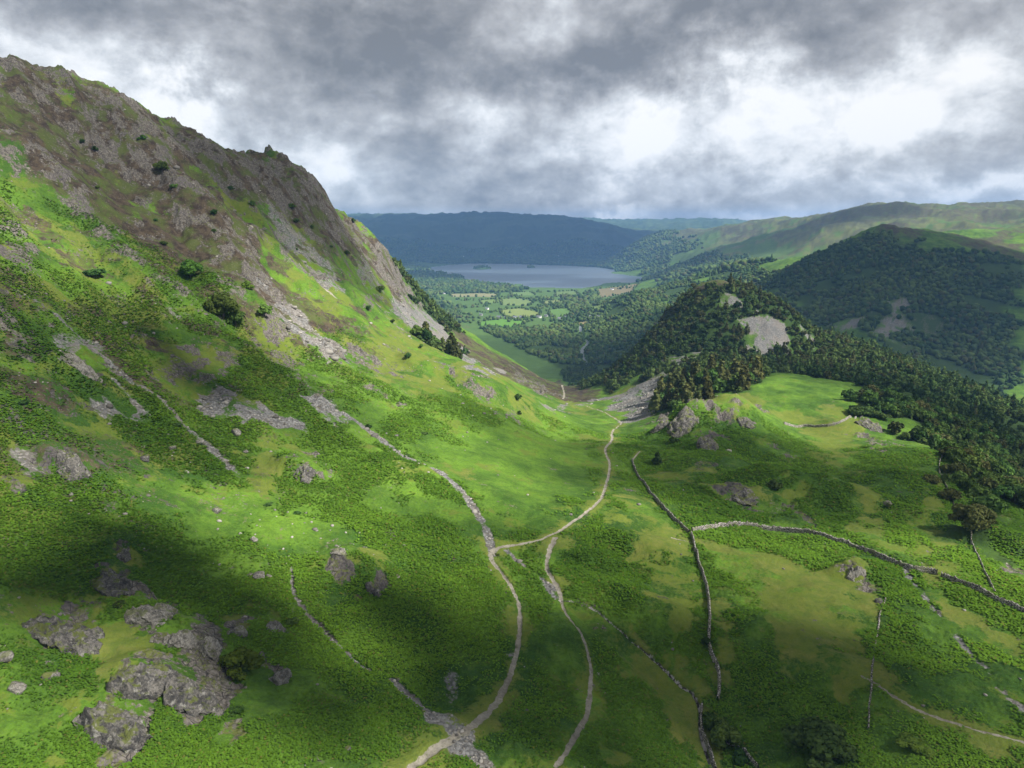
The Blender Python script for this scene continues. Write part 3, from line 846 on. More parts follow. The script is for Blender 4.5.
world = bpy.data.worlds.new('World')
scene.world = world
world.use_nodes = True
world.node_tree.nodes.clear()
t = NT(world.node_tree)
sky = t.n('ShaderNodeTexSky', sky_type='NISHITA', sun_disc=False)
sky.sun_elevation, sky.sun_rotation = SUN_EL, SUN_AZ
sky.altitude = 300
tc = t.n('ShaderNodeTexCoord')
vec = tc.outputs['Generated']
sep = t.n('ShaderNodeSeparateXYZ')
t.l(vec, sep.inputs[0])
mp = t.n('ShaderNodeMapping')
mp.inputs['Scale'].default_value = (1, 1, 1.55)
t.l(vec, mp.inputs['Vector'])
pl = mp.outputs[0]
big = t.noise(pl, 2.8, 10, .58, .12)
med = t.noise(pl, 7.0, 10, .60, .2)
fin = t.noise(pl, 19.0, 8, .60, .15)
# where the deck is thin (bright) or thick (dark): directions in the sky
def lobe(px, py, sx, sy, w):
    x, y, z = ray(px, py)
    n_ = math.sqrt(x * x + y * y + z * z)
    d = Vector((x, y, z)) / n_
    e1 = Vector((d.y, -d.x, 0)).normalized()
    e2 = e1.cross(d).normalized()
    def dot(e, s_):
        o = t.n('ShaderNodeVectorMath', operation='DOT_PRODUCT')
        t.l(wv, o.inputs[0])
        o.inputs[1].default_value = e
        return t.math('DIVIDE', o.outputs['Value'], s_ / FPX)
    a, b = dot(e1, sx), dot(e2, sy)
    g = t.math('ADD', t.math('MULTIPLY', a, a), t.math('MULTIPLY', b, b))
    front = t.n('ShaderNodeVectorMath', operation='DOT_PRODUCT')
    t.l(wv, front.inputs[0])
    front.inputs[1].default_value = d
    gate = t.math('GREATER_THAN', front.outputs['Value'], 0)
    return t.math('MULTIPLY', t.math('MULTIPLY', t.math('POWER', 2.718, t.math('MULTIPLY', g, -1.0)), gate), w)
# domain warp so that the lobes have torn cloud edges
wn = t.n('ShaderNodeTexNoise')
wn.inputs['Scale'].default_value = 5.0
wn.inputs['Detail'].default_value = 7
wn.inputs['Roughness'].default_value = .62
t.l(vec, wn.inputs['Vector'])
w1 = t.n('ShaderNodeVectorMath', operation='SUBTRACT')
t.l(wn.outputs['Color'], w1.inputs[0])
w1.inputs[1].default_value = (.5, .5, .5)
w2 = t.n('ShaderNodeVectorMath', operation='SCALE')
t.l(w1.outputs[0], w2.inputs[0])
w2.inputs['Scale'].default_value = .30
w3 = t.n('ShaderNodeVectorMath', operation='ADD')
t.l(w2.outputs[0], w3.inputs[0])
t.l(vec, w3.inputs[1])
wv = w3.outputs[0]
acc = t.math('MULTIPLY', t.math('SUBTRACT', big, .5), 1.15)
acc = t.math('ADD', acc, t.math('MULTIPLY', t.math('SUBTRACT', med, .5), 1.7))
acc = t.math('ADD', acc, t.math('MULTIPLY', t.math('SUBTRACT', fin, .5), .75))
for a in LOBES:
    acc = t.math('ADD', acc, lobe(*a))
ramp = t.n('ShaderNodeValToRGB')
t.l(t.math('ADD', acc, .44), ramp.inputs[0])
cr = ramp.color_ramp
cr.elements[0].position, cr.elements[0].color = 0.0, (.20, .208, .222, 1)
cr.elements[1].position, cr.elements[1].color = 1.0, (.97, .97, .97, 1)
for p_, c in ((.25, (.30, .307, .32, 1)), (.48, (.45, .458, .472, 1)), (.68, (.62, .64, .665, 1)), (.84, (.82, .84, .86, 1))):
    e = cr.elements.new(p_)
    e.color = c
bg1, bg2 = t.n('ShaderNodeBackground'), t.n('ShaderNodeBackground')
t.l(sky.outputs[0], bg1.inputs[0])
bg1.inputs[1].default_value = .09
t.l(ramp.outputs[0], bg2.inputs[0])
bg2.inputs[1].default_value = CLOUDP
blue = t.math('MULTIPLY', t.ss(acc, .62, .8), .0)
mx = t.n('ShaderNodeMixShader')
mx.inputs[0].default_value = .97
t.l(bg1.outputs[0], mx.inputs[1])
t.l(bg2.outputs[0], mx.inputs[2])
wo = t.n('ShaderNodeOutputWorld')
t.l(mx.outputs[0], wo.inputs[0])

# ------------------------------------------------------------------ air
def box(name, x0, x1, y0, y1, z0, z1):
    v = [(x, y, z) for x in (x0, x1) for y in (y0, y1) for z in (z0, z1)]
    return build_mesh(name, v, [[0, 1, 3, 2], [4, 6, 7, 5], [0, 4, 5, 1], [2, 3, 7, 6], [0, 2, 6, 4], [1, 5, 7, 3]], None, False)
hz = box('haze', -16000, 16000, -300, 17000, -25, max(float(H.max()), 300) + 40)
hz['kind'] = 'stuff'
m = bpy.data.materials.new('air')
m.use_nodes = True
m.node_tree.nodes.clear()
t = NT(m.node_tree)
pv = t.n('ShaderNodeVolumePrincipled')
pv.inputs['Color'].default_value = HAZEC
pv.inputs['Density'].default_value = HAZE
o_ = t.n('ShaderNodeOutputMaterial')
t.l(pv.outputs[0], o_.inputs['Volume'])
hz.data.materials.append(m)

# cloud lumps added out of frame, each placed to shade one patch of ground
cm = bpy.data.materials.new('shade_cloud_vapour')
cm.use_nodes = True
cm.node_tree.nodes.clear()
t = NT(cm.node_tree)
pv = t.n('ShaderNodeVolumePrincipled')
pv.inputs['Color'].default_value = (.96, .97, 1, 1)
pv.inputs['Density'].default_value = .012
o_ = t.n('ShaderNodeOutputMaterial')
t.l(pv.outputs[0], o_.inputs['Volume'])
def shade_cloud_lumps(groups):
    for gi, lumps in enumerate(groups):
        for (tx, ty, tz, alt, rx, ry, rz, ang, dens) in lumps:
            k = (alt - tz) / S.z
            c = Vector((tx, ty, tz)) + S * k
            bpy_me = bpy.data.meshes.new('shade_cloud')
            import bmesh
            bm = bmesh.new()
            bmesh.ops.create_icosphere(bm, subdivisions=4, radius=1)
            for v in bm.verts:
                q = v.co.copy()
                f = 1 + .22 * math.sin(3.1 * q.x + gi * 2.2 + tx) * math.cos(2.7 * q.y + ty) + .10 * math.sin(7 * q.y + 5 * q.z + ty)
                v.co = Vector((q.x * rx * f, q.y * ry * f, q.z * rz * (f if q.z > 0 else .6)))
            bm.to_mesh(bpy_me)
            bm.free()
            mm = VAP.get(dens)
            if mm is None:
                mm = cm.copy()
                mm.node_tree.nodes['Principled Volume'].inputs['Density'].default_value = dens
                VAP[dens] = mm
            bpy_me.materials.append(mm)
            o = bpy.data.objects.new('shade_cloud', bpy_me)
            COL.objects.link(o)
            o.location = c
            o.rotation_euler = (0, 0, ang)
            o['kind'] = 'stuff'
VAP = {}
def G(px, py):
    w = castg([px], [py])[0]
    return w
def shade(px, py, rx, ry, ang=0, alt=1700, rz=150, dens=.012):
    w = G(px, py)
    return (w[0], w[1], w[2], alt, rx, ry, rz, ang, dens)
shade_cloud_lumps([[shade(*a) for a in SHADES]] if SHADES else [])

scene.view_settings.view_transform = 'Standard'
scene.view_settings.look = 'None'
scene.view_settings.exposure = EXPO
scene.view_settings.gamma = 1
scene.render.engine = 'CYCLES'
scene.cycles.max_bounces = 5
scene.cycles.diffuse_bounces = 2
scene.cycles.glossy_bounces = 2
scene.cycles.transmission_bounces = 2
scene.cycles.volume_bounces = 1
scene.cycles.transparent_max_bounces = 8
scene.cycles.use_denoising = True
# ------------------------------------------------------------------ things
def tag(o, label=None, cat=None, group=None, kind=None):
    if label: o['label'] = label
    if cat: o['category'] = cat
    if group: o['group'] = group
    if kind: o['kind'] = kind
    return o

def empty(name, loc, rz=0.0, sc=1.0):
    o = bpy.data.objects.new(name, None)
    o.empty_display_size = .5
    COL.objects.link(o)
    o.location = loc
    o.rotation_euler = (0, 0, rz)
    o.scale = (sc, sc, sc) if not hasattr(sc, '__len__') else sc
    return o

def leaf_material(name, ca, cb, use_tint=False):
    m, t = newmat(name)
    geo = t.n('ShaderNodeNewGeometry')
    oi = t.n('ShaderNodeObjectInfo')
    n_ = t.noise(geo.outputs['Position'], .7, 3, .6)
    c = t.mix(t.ss(n_, .3, .7), ca, cb)
    if use_tint:
        a = t.n('ShaderNodeAttribute', attribute_name='leaf_tint')
        c = t.mix(.75, c, a.outputs['Color'])
    else:
        hs = t.n('ShaderNodeHueSaturation')
        t.l(t.math('ADD', t.math('MULTIPLY', oi.outputs['Random'], .05), .475), hs.inputs['Hue'])
        t.l(t.math('ADD', t.math('MULTIPLY', t.math('FRACT', t.math('MULTIPLY', oi.outputs['Random'], 7.3)), .7), .65), hs.inputs['Value'])
        t.l(c, hs.inputs['Color'])
        c = hs.outputs[0]
    d = t.n('ShaderNodeBsdfDiffuse')
    tr = t.n('ShaderNodeBsdfTranslucent')
    t.l(c, d.inputs[0])
    t.l(c, tr.inputs[0])
    mx = t.n('ShaderNodeMixShader')
    mx.inputs[0].default_value = .25
    t.l(d.outputs[0], mx.inputs[1])
    t.l(tr.outputs[0], mx.inputs[2])
    out = t.n('ShaderNodeOutputMaterial')
    t.l(mx.outputs[0], out.inputs[0])
    return m

LM = {
    'oak': leaf_material('oak_leaves', (.050, .098, .022), (.115, .180, .042)),
    'dark': leaf_material('holly_leaves', (.032, .064, .019), (.070, .118, .032)),
    'bright': leaf_material('ash_leaves', (.060, .130, .020), (.115, .200, .035)),
    'larch': leaf_material('larch_needles', (.062, .080, .026), (.112, .116, .040)),
    'yew': leaf_material('yew_leaves', (.045, .085, .012), (.085, .135, .018)),
}
BARK, tb = newmat('bark')
tb.bsdf(tb.mix(tb.noise(tb.n('ShaderNodeNewGeometry').outputs['Position'], 2.5, 3), (.07, .055, .045), (.16, .14, .12)), .95, .1)

def lobes_of(kind, rng):
    L = []
    if kind == 'dome':
        for i in range(15):
            a, rr = rng.uniform(0, 6.28), rng.uniform(.2, .72)
            L.append((rr * math.cos(a), rr * math.sin(a), rng.uniform(.3, 1.15 - .5 * rr), rng.uniform(.2, .36)))
        L.append((0, 0, .85, .42))
    elif kind == 'cone':
        for i in range(11):
            z = .2 + 1.5 * i / 10
            a = rng.uniform(0, 6.28)
            w = .46 * (1 - z / 1.95)
            L.append((w * .6 * math.cos(a), w * .6 * math.sin(a), z, w + .1))
    elif kind == 'pine':
        for i in range(8):
            a, rr = rng.uniform(0, 6.28), rng.uniform(.1, .5)
            L.append((rr * math.cos(a), rr * math.sin(a), rng.uniform(.75, 1.45), rng.uniform(.22, .38)))
    elif kind == 'shrub':
        for i in range(8):
            a, rr = rng.uniform(0, 6.28), rng.uniform(.1, .65)
            L.append((rr * math.cos(a), rr * math.sin(a), rng.uniform(.18, .5), rng.uniform(.28, .42)))
    return L

def crown_arrays(kind, nq, size, rng):          # leafy clumps over uneven lobes, open between them
    L = lobes_of(kind, rng)
    wts = np.array([l[3] ** 2 for l in L])
    pick = rng.choice(len(L), nq, p=wts / wts.sum())
    d = rng.normal(size=(nq, 3))
    d /= np.linalg.norm(d, axis=1)[:, None]
    d[:, 2] = np.where(d[:, 2] < -.45, -d[:, 2], d[:, 2])
    c = np.array([l[:3] for l in L])[pick]
    r = np.array([l[3] for l in L])[pick] * (.62 + .5 * rng.random(nq))
    p = c + d * r[:, None] * (1, 1, .85)
    t1 = np.cross(d, rng.normal(size=(nq, 3)))
    t1 /= np.linalg.norm(t1, axis=1)[:, None]
    nrm = d + .75 * rng.normal(size=(nq, 3)) * .6
    nrm /= np.linalg.norm(nrm, axis=1)[:, None]
    t1 = np.cross(nrm, t1)
    t1 /= np.linalg.norm(t1, axis=1)[:, None] + 1e-9
    t2 = np.cross(nrm, t1)
    s = size * (.6 + .8 * rng.random(nq))[:, None]
    v = np.stack([p - t1 * s - t2 * s * .5, p + t1 * s - t2 * s * .6, p + t1 * s * .7 + t2 * s, p - t1 * s * .8 + t2 * s * .7], 1)
    return v.reshape(-1, 3), np.arange(nq * 4).reshape(-1, 4)

def limb(V, Fq, p0, p1, r0, r1, k=6):
    p0, p1 = np.array(p0, float), np.array(p1, float)
    d = (p1 - p0) / np.linalg.norm(p1 - p0)
    a = np.cross(d, (0.3, 1, .2))
    a /= np.linalg.norm(a)
    b = np.cross(d, a)
    base = len(V)
    for p, r in ((p0, r0), (p1, r1)):
        for i in range(k):
            th = 6.2832 * i / k
            V.append(p + r * (a * math.cos(th) + b * math.sin(th)))
    for i in range(k):
        j = (i + 1) % k
        Fq.append((base + i, base + j, base + k + j, base + k + i))

def trunk_arrays(kind, rng):
    V, Q = [], []
    top = {'dome': .75, 'cone': 1.6, 'pine': 1.25, 'shrub': .3}[kind]
    r = {'dome': .07, 'cone': .045, 'pine': .045, 'shrub': .05}[kind]
    bend = rng.uniform(-.06, .06, 2)
    mid = (bend[0], bend[1], top * .5)
    limb(V, Q, (0, 0, -.25), mid, r, r * .7)
    limb(V, Q, mid, (bend[0] * .5, 0, top), r * .7, r * .25)
    for i in range(5):
        a = rng.uniform(0, 6.28)
        z = top * rng.uniform(.4, .85)
        rr = .42 if kind != 'cone' else .2
        limb(V, Q, (bend[0] * .8, bend[1] * .8, z), (rr * math.cos(a), rr * math.sin(a), z + .25), r * .4, r * .12, 5)
    return V, Q

def tree_proto(name, kind, leaf, nq, size, seed):
    rng = np.random.default_rng(seed)
    root = empty(name, (0, 0, 0))
    V, Q = trunk_arrays(kind, rng)
    build_mesh('trunk', V, Q, BARK, True, root)
    v, f = crown_arrays(kind, nq, size, rng)
    build_mesh('crown', v, f, LM[leaf], False, root)
    return root

def copy_tree(o, parent=None):
    c = o.copy()
    COL.objects.link(c)
    c.parent = parent
    for ch in o.children:
        copy_tree(ch, c)
    return c
PROTO, USED = {}, set()
def plant(name, kind, leaf, nq, size, loc, rad, label, cat, group=None, squash=1.0, seed=0):
    key = (name, kind, leaf, nq, seed % 3)
    if key not in PROTO:
        PROTO[key] = tree_proto(name, kind, leaf, nq, size, 100 + len(PROTO))
        o = PROTO[key]
    else:
        o = copy_tree(PROTO[key])
    o.location = loc
    o.rotation_euler = (0, 0, random.uniform(0, 6.28))
    o.scale = (rad, rad, rad * squash)
    for k in ('group',):
        if k in o: del o[k]
    return tag(o, label, cat, group)

def spot(px, py):
    w = castg([px], [py])[0]
    return w, math.sqrt(w[0] ** 2 + w[1] ** 2 + (CZ - w[2]) ** 2)

# trees that stand by themselves: foot of the tree in the photograph, width there
T = [
    ('rowan_tree', 'dome', 'bright', 190, 277, 26, 1.1, 'bright green round tree on the rocky left fellside, above the big dark clump', 'tree'),
    ('holm_tree', 'dome', 'oak', 223, 318, 32, 1.15, 'broad dark green tree clump against the brown crag on the left fellside', 'tree'),
    ('holm_tree', 'dome', 'oak', 236, 326, 22, 1.1, 'small dark tree leaning on the lower edge of the broad clump by the brown crag', 'tree'),
    ('rowan_tree', 'dome', 'bright', 248, 289, 12, 1.3, 'narrow bright tree on the brown crag just above the dark clump', 'tree'),
    ('rowan_tree', 'dome', 'oak', 264, 316, 18, 1.3, 'mid green tree on the right lip of the brown crag beside the pale scree', 'tree'),
    ('thorn_bush', 'shrub', 'dark', 165, 245, 16, 1.0, 'low dark bush below the purple heather band on the left fell', 'bush'),
    ('thorn_bush', 'shrub', 'dark', 94, 276, 26, .6, 'flat dark juniper spread on the grassy upper left slope', 'bush'),
    ('thorn_bush', 'dome', 'dark', 83, 143, 8, 1.2, 'tiny dark tree in the cleft of the high grey rock rib', 'tree'),
    ('thorn_bush', 'dome', 'dark', 95, 151, 9, 1.1, 'small dark tree rooted just under the cleft of the high rock rib', 'tree'),
    ('rowan_tree', 'shrub', 'oak', 97, 188, 9, 1.0, 'small green bush alone in the dark heather on the upper left', 'bush'),
    ('thorn_bush', 'dome', 'oak', 162, 172, 18, 1.1, 'dark green tree at the top of the green gully high on the left', 'tree'),
    ('thorn_bush', 'shrub', 'oak', 175, 188, 14, .9, 'rounded bush in the green gully below the high dark tree', 'bush'),
    ('rowan_tree', 'dome', 'bright', 143, 140, 12, 1.0, 'pale green tree high in the grassy break of the skyline crag', 'tree'),
    ('holm_tree', 'dome', 'dark', 214, 215, 10, 1.4, 'upright dark tree at the head of the bright green gully', 'tree'),
    ('thorn_bush', 'dome', 'dark', 214, 232, 8, 1.1, 'small dark tree on the heather just below the gully head', 'tree'),
    ('thorn_bush', 'shrub', 'oak', 155, 221, 8, 1, 'small green bush on brown scree left of the gully head', 'bush'),
    ('holm_tree', 'dome', 'oak', 252, 206, 11, 1.1, 'small dark tree in the crag foot above the pale streak of water', 'tree'),
    ('thorn_bush', 'dome', 'dark', 231, 190, 12, .9, 'dark tree pair in the shade of the upper skyline crag', 'tree'),
    ('holm_tree', 'dome', 'oak', 296, 223, 11, 1.0, 'round dark tree on the grassy rake under the skyline crag', 'tree'),
    ('holm_tree', 'dome', 'oak', 292, 208, 14, .8, 'dark tree tucked in a recess of the skyline crag', 'tree'),
    ('thorn_bush', 'dome', 'oak', 312, 228, 8, 1, 'small tree at the crag foot right of the round dark tree', 'tree'),
    ('rowan_tree', 'shrub', 'oak', 297, 250, 6, 1.1, 'tiny bush on the open grass beneath the grassy rake', 'bush'),
    ('thorn_bush', 'shrub', 'dark', 332, 247, 8, 1, 'small dark bush at the lower end of the grassy rake', 'bush'),
    ('thorn_bush', 'dome', 'dark', 353, 222, 9, 1, 'dark little tree on the skyline where the crag steps down', 'tree'),
    ('rowan_tree', 'dome', 'oak', 347, 255, 12, .9, 'green bushy tree below the pink rock nose of the ridge', 'tree'),
    ('thorn_bush', 'dome', 'oak', 380, 292, 10, .9, 'dark green tree at the foot of the pink rock nose', 'tree'),
    ('holm_tree', 'dome', 'dark', 408, 358, 9, 1.1, 'round dark tree above the grassy knoll at the foot of the scree', 'tree'),
    ('thorn_bush', 'dome', 'dark', 417, 330, 7, 1.1, 'upper of the small dark trees beside the long pale scree', 'tree'),
    ('thorn_bush', 'dome', 'dark', 419, 339, 7, 1.0, 'middle one of the small dark trees beside the long pale scree', 'tree'),
    ('thorn_bush', 'dome', 'oak', 425, 337, 6, 1.0, 'right one of the small dark trees beside the long pale scree', 'tree'),
    ('thorn_bush', 'dome', 'oak', 421, 348, 6, 1.0, 'lowest of the small dark trees beside the long pale scree', 'tree'),
    ('thorn_bush', 'dome', 'dark', 368, 310, 7, 1.0, 'small dark bush on grass halfway down the ridge nose', 'bush'),
    ('thorn_bush', 'shrub', 'dark', 392, 322, 7, 1.0, 'small dark bush on grass lower down the ridge nose', 'bush'),
    ('holm_tree', 'dome', 'dark', 518, 400, 9, 1.1, 'round dark bush at the right end of the sunlit knoll', 'bush'),
    ('thorn_bush', 'dome', 'dark', 519, 415, 6, 1.3, 'small upright dark bush just below the sunlit knoll end', 'bush'),
    ('thorn_bush', 'shrub', 'dark', 424, 434, 10, .6, 'low dark bush alone in the bright bracken below the knoll', 'bush'),
    ('thorn_bush', 'shrub', 'dark', 406, 456, 10, .5, 'flat dark bush beside the stony gully, upper part', 'bush'),
    ('thorn_bush', 'shrub', 'dark', 368, 428, 9, .9, 'dark bush overhanging the top of the stony gully', 'bush'),
    ('thorn_bush', 'shrub', 'oak', 497, 555, 7, .8, 'dark shrub in the stones where the paths meet', 'bush'),
    ('yew_tree', 'dome', 'yew', 238, 672, 40, .95, 'round olive green tree beside the large slate outcrop', 'tree'),
    ('thorn_bush', 'shrub', 'dark', 115, 606, 14, .7, 'dark bush on the upper rim of the lower outcrop', 'bush'),
    ('thorn_bush', 'shrub', 'oak', 292, 622, 14, 1.1, 'green bush on the stone line right of the pale boulders', 'bush'),
    ('thorn_bush', 'shrub', 'oak', 233, 712, 18, .6, 'spreading green bush on the ledge below the slate outcrop', 'bush'),
    ('thorn_bush', 'shrub', 'dark', 178, 425, 10, .8, 'dark bush on the tumbled wall line, left slope', 'bush'),
    ('thorn_bush', 'shrub', 'dark', 22, 403, 14, .6, 'dark scrub patch in the bracken at the far left', 'bush'),
    ('thorn_bush', 'shrub', 'dark', 268, 505, 10, .7, 'dark tuft of scrub below the end of the tumbled wall', 'bush'),
    ('thorn_bush', 'shrub', 'dark', 297, 513, 9, .7, 'dark tuft of scrub to the right below the tumbled wall', 'bush'),
    ('oak_tree', 'dome', 'dark', 822, 762, 62, .85, 'large dark spreading tree in the field at the bottom right', 'tree'),
    ('ash_tree', 'dome', 'oak', 722, 745, 34, 1.0, 'mid green tree standing where the wall meets the stream', 'tree'),
    ('ash_tree', 'shrub', 'oak', 708, 725, 22, 1.0, 'bushy green thicket left of the wall end by the stream', 'bush'),
    ('ash_tree', 'shrub', 'dark', 741, 762, 24, .8, 'dark low thicket below the wall foot at the bottom', 'bush'),
    ('thorn_tree', 'dome', 'dark', 707, 644, 13, 1.0, 'small dark thorn tree growing against the long wall', 'tree'),
    ('thorn_bush', 'shrub', 'dark', 775, 489, 18, .9, 'dark bush in the hollow of the shaded hummock', 'bush'),
    ('larch_tree', 'cone', 'dark', 657, 464, 9, 1.1, 'small slim conifer beside the path by the crag', 'conifer'),
    ('thorn_bush', 'shrub', 'dark', 676, 442, 16, .7, 'dark scrub beneath the small black crag', 'bush'),
    ('oak_tree', 'dome', 'larch', 957, 478, 24, .85, 'russet tree at the bend of the small fence wall', 'tree'),
    ('oak_tree', 'dome', 'larch', 950, 458, 20, .85, 'russet tree behind the one at the fence wall bend', 'tree'),
    ('oak_tree', 'dome', 'larch', 972, 528, 36, .9, 'largest russet tree standing on the edge of the shelf', 'tree'),
    ('oak_tree', 'dome', 'larch', 950, 500, 20, .8, 'russet tree between the fence wall and the largest russet tree', 'tree'),
    ('thorn_bush', 'shrub', 'larch', 932, 483, 20, .7, 'low olive thicket at the top of the bright mown strip', 'bush'),
    ('thorn_bush', 'shrub', 'dark', 858, 415, 22, .9, 'dark scrub cluster at the left end of the rocky knoll', 'bush'),
    ('oak_tree', 'dome', 'dark', 868, 415, 18, .8, 'dark round tree above the rocky knoll and small wall', 'tree'),
    ('thorn_bush', 'shrub', 'dark', 884, 418, 18, .8, 'dark thicket on the right of the rocky knoll wall', 'bush'),
    ('thorn_bush', 'dome', 'larch', 888, 506, 8, .8, 'small grey green tree alone on the right bracken bank', 'tree'),
    ('oak_tree', 'shrub', 'bright', 915, 748, 30, .6, 'light green bramble mound in the lower right field', 'bush'),
]
for i, (nm, kd, lf, px, py, w, sq, lab, cat) in enumerate(T):
    p, sl = spot(px, py)
    w *= .7 if py < 262 and px < 400 else 1.0
    sq *= random.uniform(.75, 1.1)
    rad = w * sl / FPX * .5 / (.98 if kd != 'cone' else .55)
    big_ = w > 25
    plant(nm, kd, lf, 4200 if big_ else 700, .055 if big_ else .10, (p[0], p[1], p[2] - .1), rad, lab, cat, None, sq, i)

# ------------------------------------------------------------------ woods
def scatter(r0, r1, space, amin, amax):
    X0 = math.sin(amax) * r1
    xs, ys = np.meshgrid(np.arange(math.sin(amin) * r1, X0, space), np.arange(0, r1, space))
    xs = xs.ravel() + RNG.uniform(-.48, .48, xs.size) * space
    ys = ys.ravel() + RNG.uniform(-.48, .48, ys.size) * space
    r = np.hypot(xs, ys)
    a = np.arctan2(xs, ys)
    k = (r > r0) & (r < r1) & (a > amin) & (a < amax)
    xs, ys = xs[k], ys[k]
    mk = masks(xs, ys, {'wood', 'scree', 'rock', 'river'})
    z = ground_z(xs, ys)
    dens = mk['wood'] * (1 - .3 * mk['rock'])
    k = (dens > .25 + .5 * RNG.random(len(xs))) & (z > 1.2)
    gap = fbm(xs, ys, 130, 3, 19)
    k &= (gap > -.30 + .1 * (RNG.random(len(xs)))) | (np.hypot(xs - 240, ys - 880) < 230)
    xs, ys, z = xs[k], ys[k], z[k]
    k = visible(xs, ys, z + 9)
    xs, ys, z = xs[k], ys[k], z[k]
    px, py, dp = project(xs, ys, z + 4)
    k = (px > -60) & (px < 1090) & (py > 150) & (py < 800)
    return xs[k], ys[k], z[k]
A0, A1 = math.radians(-40), math.radians(42)
bands = [scatter(140, 700, 6.8, A0, A1), scatter(700, 1500, 6.6, A0, A1), scatter(1500, 2700, 8.5, A0, A1), scatter(2700, 8200, 19, A0, A1)]
near = [np.concatenate([bands[0][i], bands[1][i]]) for i in range(3)]
rad_n = RNG.uniform(2.1, 5.0, len(near[0])) * np.where(np.hypot(near[0], near[1]) < 620, 1.2, 1.0)
dist = np.sqrt(near[0] ** 2 + near[1] ** 2 + (CZ - near[2]) ** 2)
order = np.argsort(-rad_n / dist)
solo, rest = order[:290], order[290:]
def crag_side(x, y):            # the wooded crag and its foot
    px, py, _ = project(x, y, ground_z(x, y))
    return px < 745
cnt = [0, 0]
for q in solo:
    x, y, z, r_ = near[0][q], near[1][q], near[2][q], rad_n[q]
    px, py, _ = project(np.array([x]), np.array([y]), np.array([z]))
    onc = px[0] < 790 and py[0] < 420
    u = random.random()
    if onc:
        nm, kd, lf = [('larch_tree', 'cone', 'larch'), ('pine_tree', 'pine', 'dark'), ('oak_tree', 'dome', 'oak')][0 if u < .35 else 1 if u < .5 else 2]
    else:
        nm, kd, lf = [('oak_tree', 'dome', 'oak'), ('holly_tree', 'dome', 'dark'), ('oak_tree', 'dome', 'larch')][0 if u < .5 else 1 if u < .86 else 2]
    where = 'on the wooded crag beside the slate tip' if onc else 'in the wood falling away beyond the right shelf'
    word = {'larch': 'olive brown', 'dark': 'dark green', 'oak': 'mid green'}[lf]
    kn = {'larch_tree': 'conical larch', 'pine_tree': 'flat topped pine', 'oak_tree': 'round broadleaf tree', 'holly_tree': 'dense evergreen tree'}[nm]
    rr = r_ * (1.35 if kd == 'cone' else 1.15) * (1.2 if onc else 1)
    plant(nm, kd, lf, 420, .13, (x, y, z - .2), rr, f'{word} {kn} {where}', 'tree', 'trees ' + where, random.uniform(.9, 1.25), int(q))

def blob(seed, conic=False):
    rng = np.random.default_rng(seed)
    import bmesh
    bm = bmesh.new()
    bmesh.ops.create_icosphere(bm, subdivisions=2, radius=1)
    v = np.array([p.co[:] for p in bm.verts])
    f = np.array([[q.index for q in p.verts] for p in bm.faces])
    bm.free()
    v *= (1 + rng.uniform(-.28, .25, len(v)))[:, None]
    if conic:
        k = np.clip(1.15 - .55 * (v[:, 2] + 1), .08, 1.1)
        v[:, :2] *= k[:, None]
        v[:, 2] *= 1.6
    v[:, 2] = v[:, 2] * .85 + .9
    return v, f

def forest(name, X, Y, Z, Rd, protos, tris, mat, seed):
    rng = np.random.default_rng(seed)
    VV, FF, CC, base = [], [], [], 0
    which = rng.integers(0, len(protos), len(X))
    for k, (pv, pf) in enumerate(protos):
        s = np.where(which == k)[0]
        if not len(s):
            continue
        th = rng.uniform(0, 6.28, len(s))
        c, sn = np.cos(th)[:, None], np.sin(th)[:, None]
        r = Rd[s][:, None]
        sq = rng.uniform(.85, 1.35, (len(s), 1))
        vx = (pv[None, :, 0] * c - pv[None, :, 1] * sn) * r + X[s][:, None]
        vy = (pv[None, :, 0] * sn + pv[None, :, 1] * c) * r + Y[s][:, None]
        vz = pv[None, :, 2] * r * sq + Z[s][:, None]
        VV.append(np.stack([vx, vy, vz], -1).reshape(-1, 3))
        n_ = len(pv)
        FF.append((pf[None] + (np.arange(len(s)) * n_)[:, None, None]).reshape(-1, pf.shape[1]) + base)
        base += len(s) * n_
        hue = fbm(X[s], Y[s], 160, 3, 23) * 1.4 + rng.normal(0, .42, len(s))
        crag = np.exp(-((X[s] - 240) ** 2 + (Y[s] - 870) ** 2) / 150 ** 2)
        w = np.clip(hue * .8 + .45 + .35 * crag, 0, 1)[:, None]
        col = np.array([.036, .074, .024]) * (1 - w) + np.array([.112, .160, .044]) * w
        br = (rng.random(len(s)) < .10 + .38 * crag)[:, None]
        col = np.where(br, np.array([.085, .088, .036]), col) * rng.uniform(.7, 1.3, (len(s), 1))
        CC.append(np.repeat(np.concatenate([col, np.ones((len(s), 1))], 1), n_, 0))
    o = build_mesh(name, np.concatenate(VV), np.concatenate(FF), mat, False)
    attr(o.data, 'leaf_tint', np.concatenate(CC))
    o['kind'] = 'stuff'
    return o
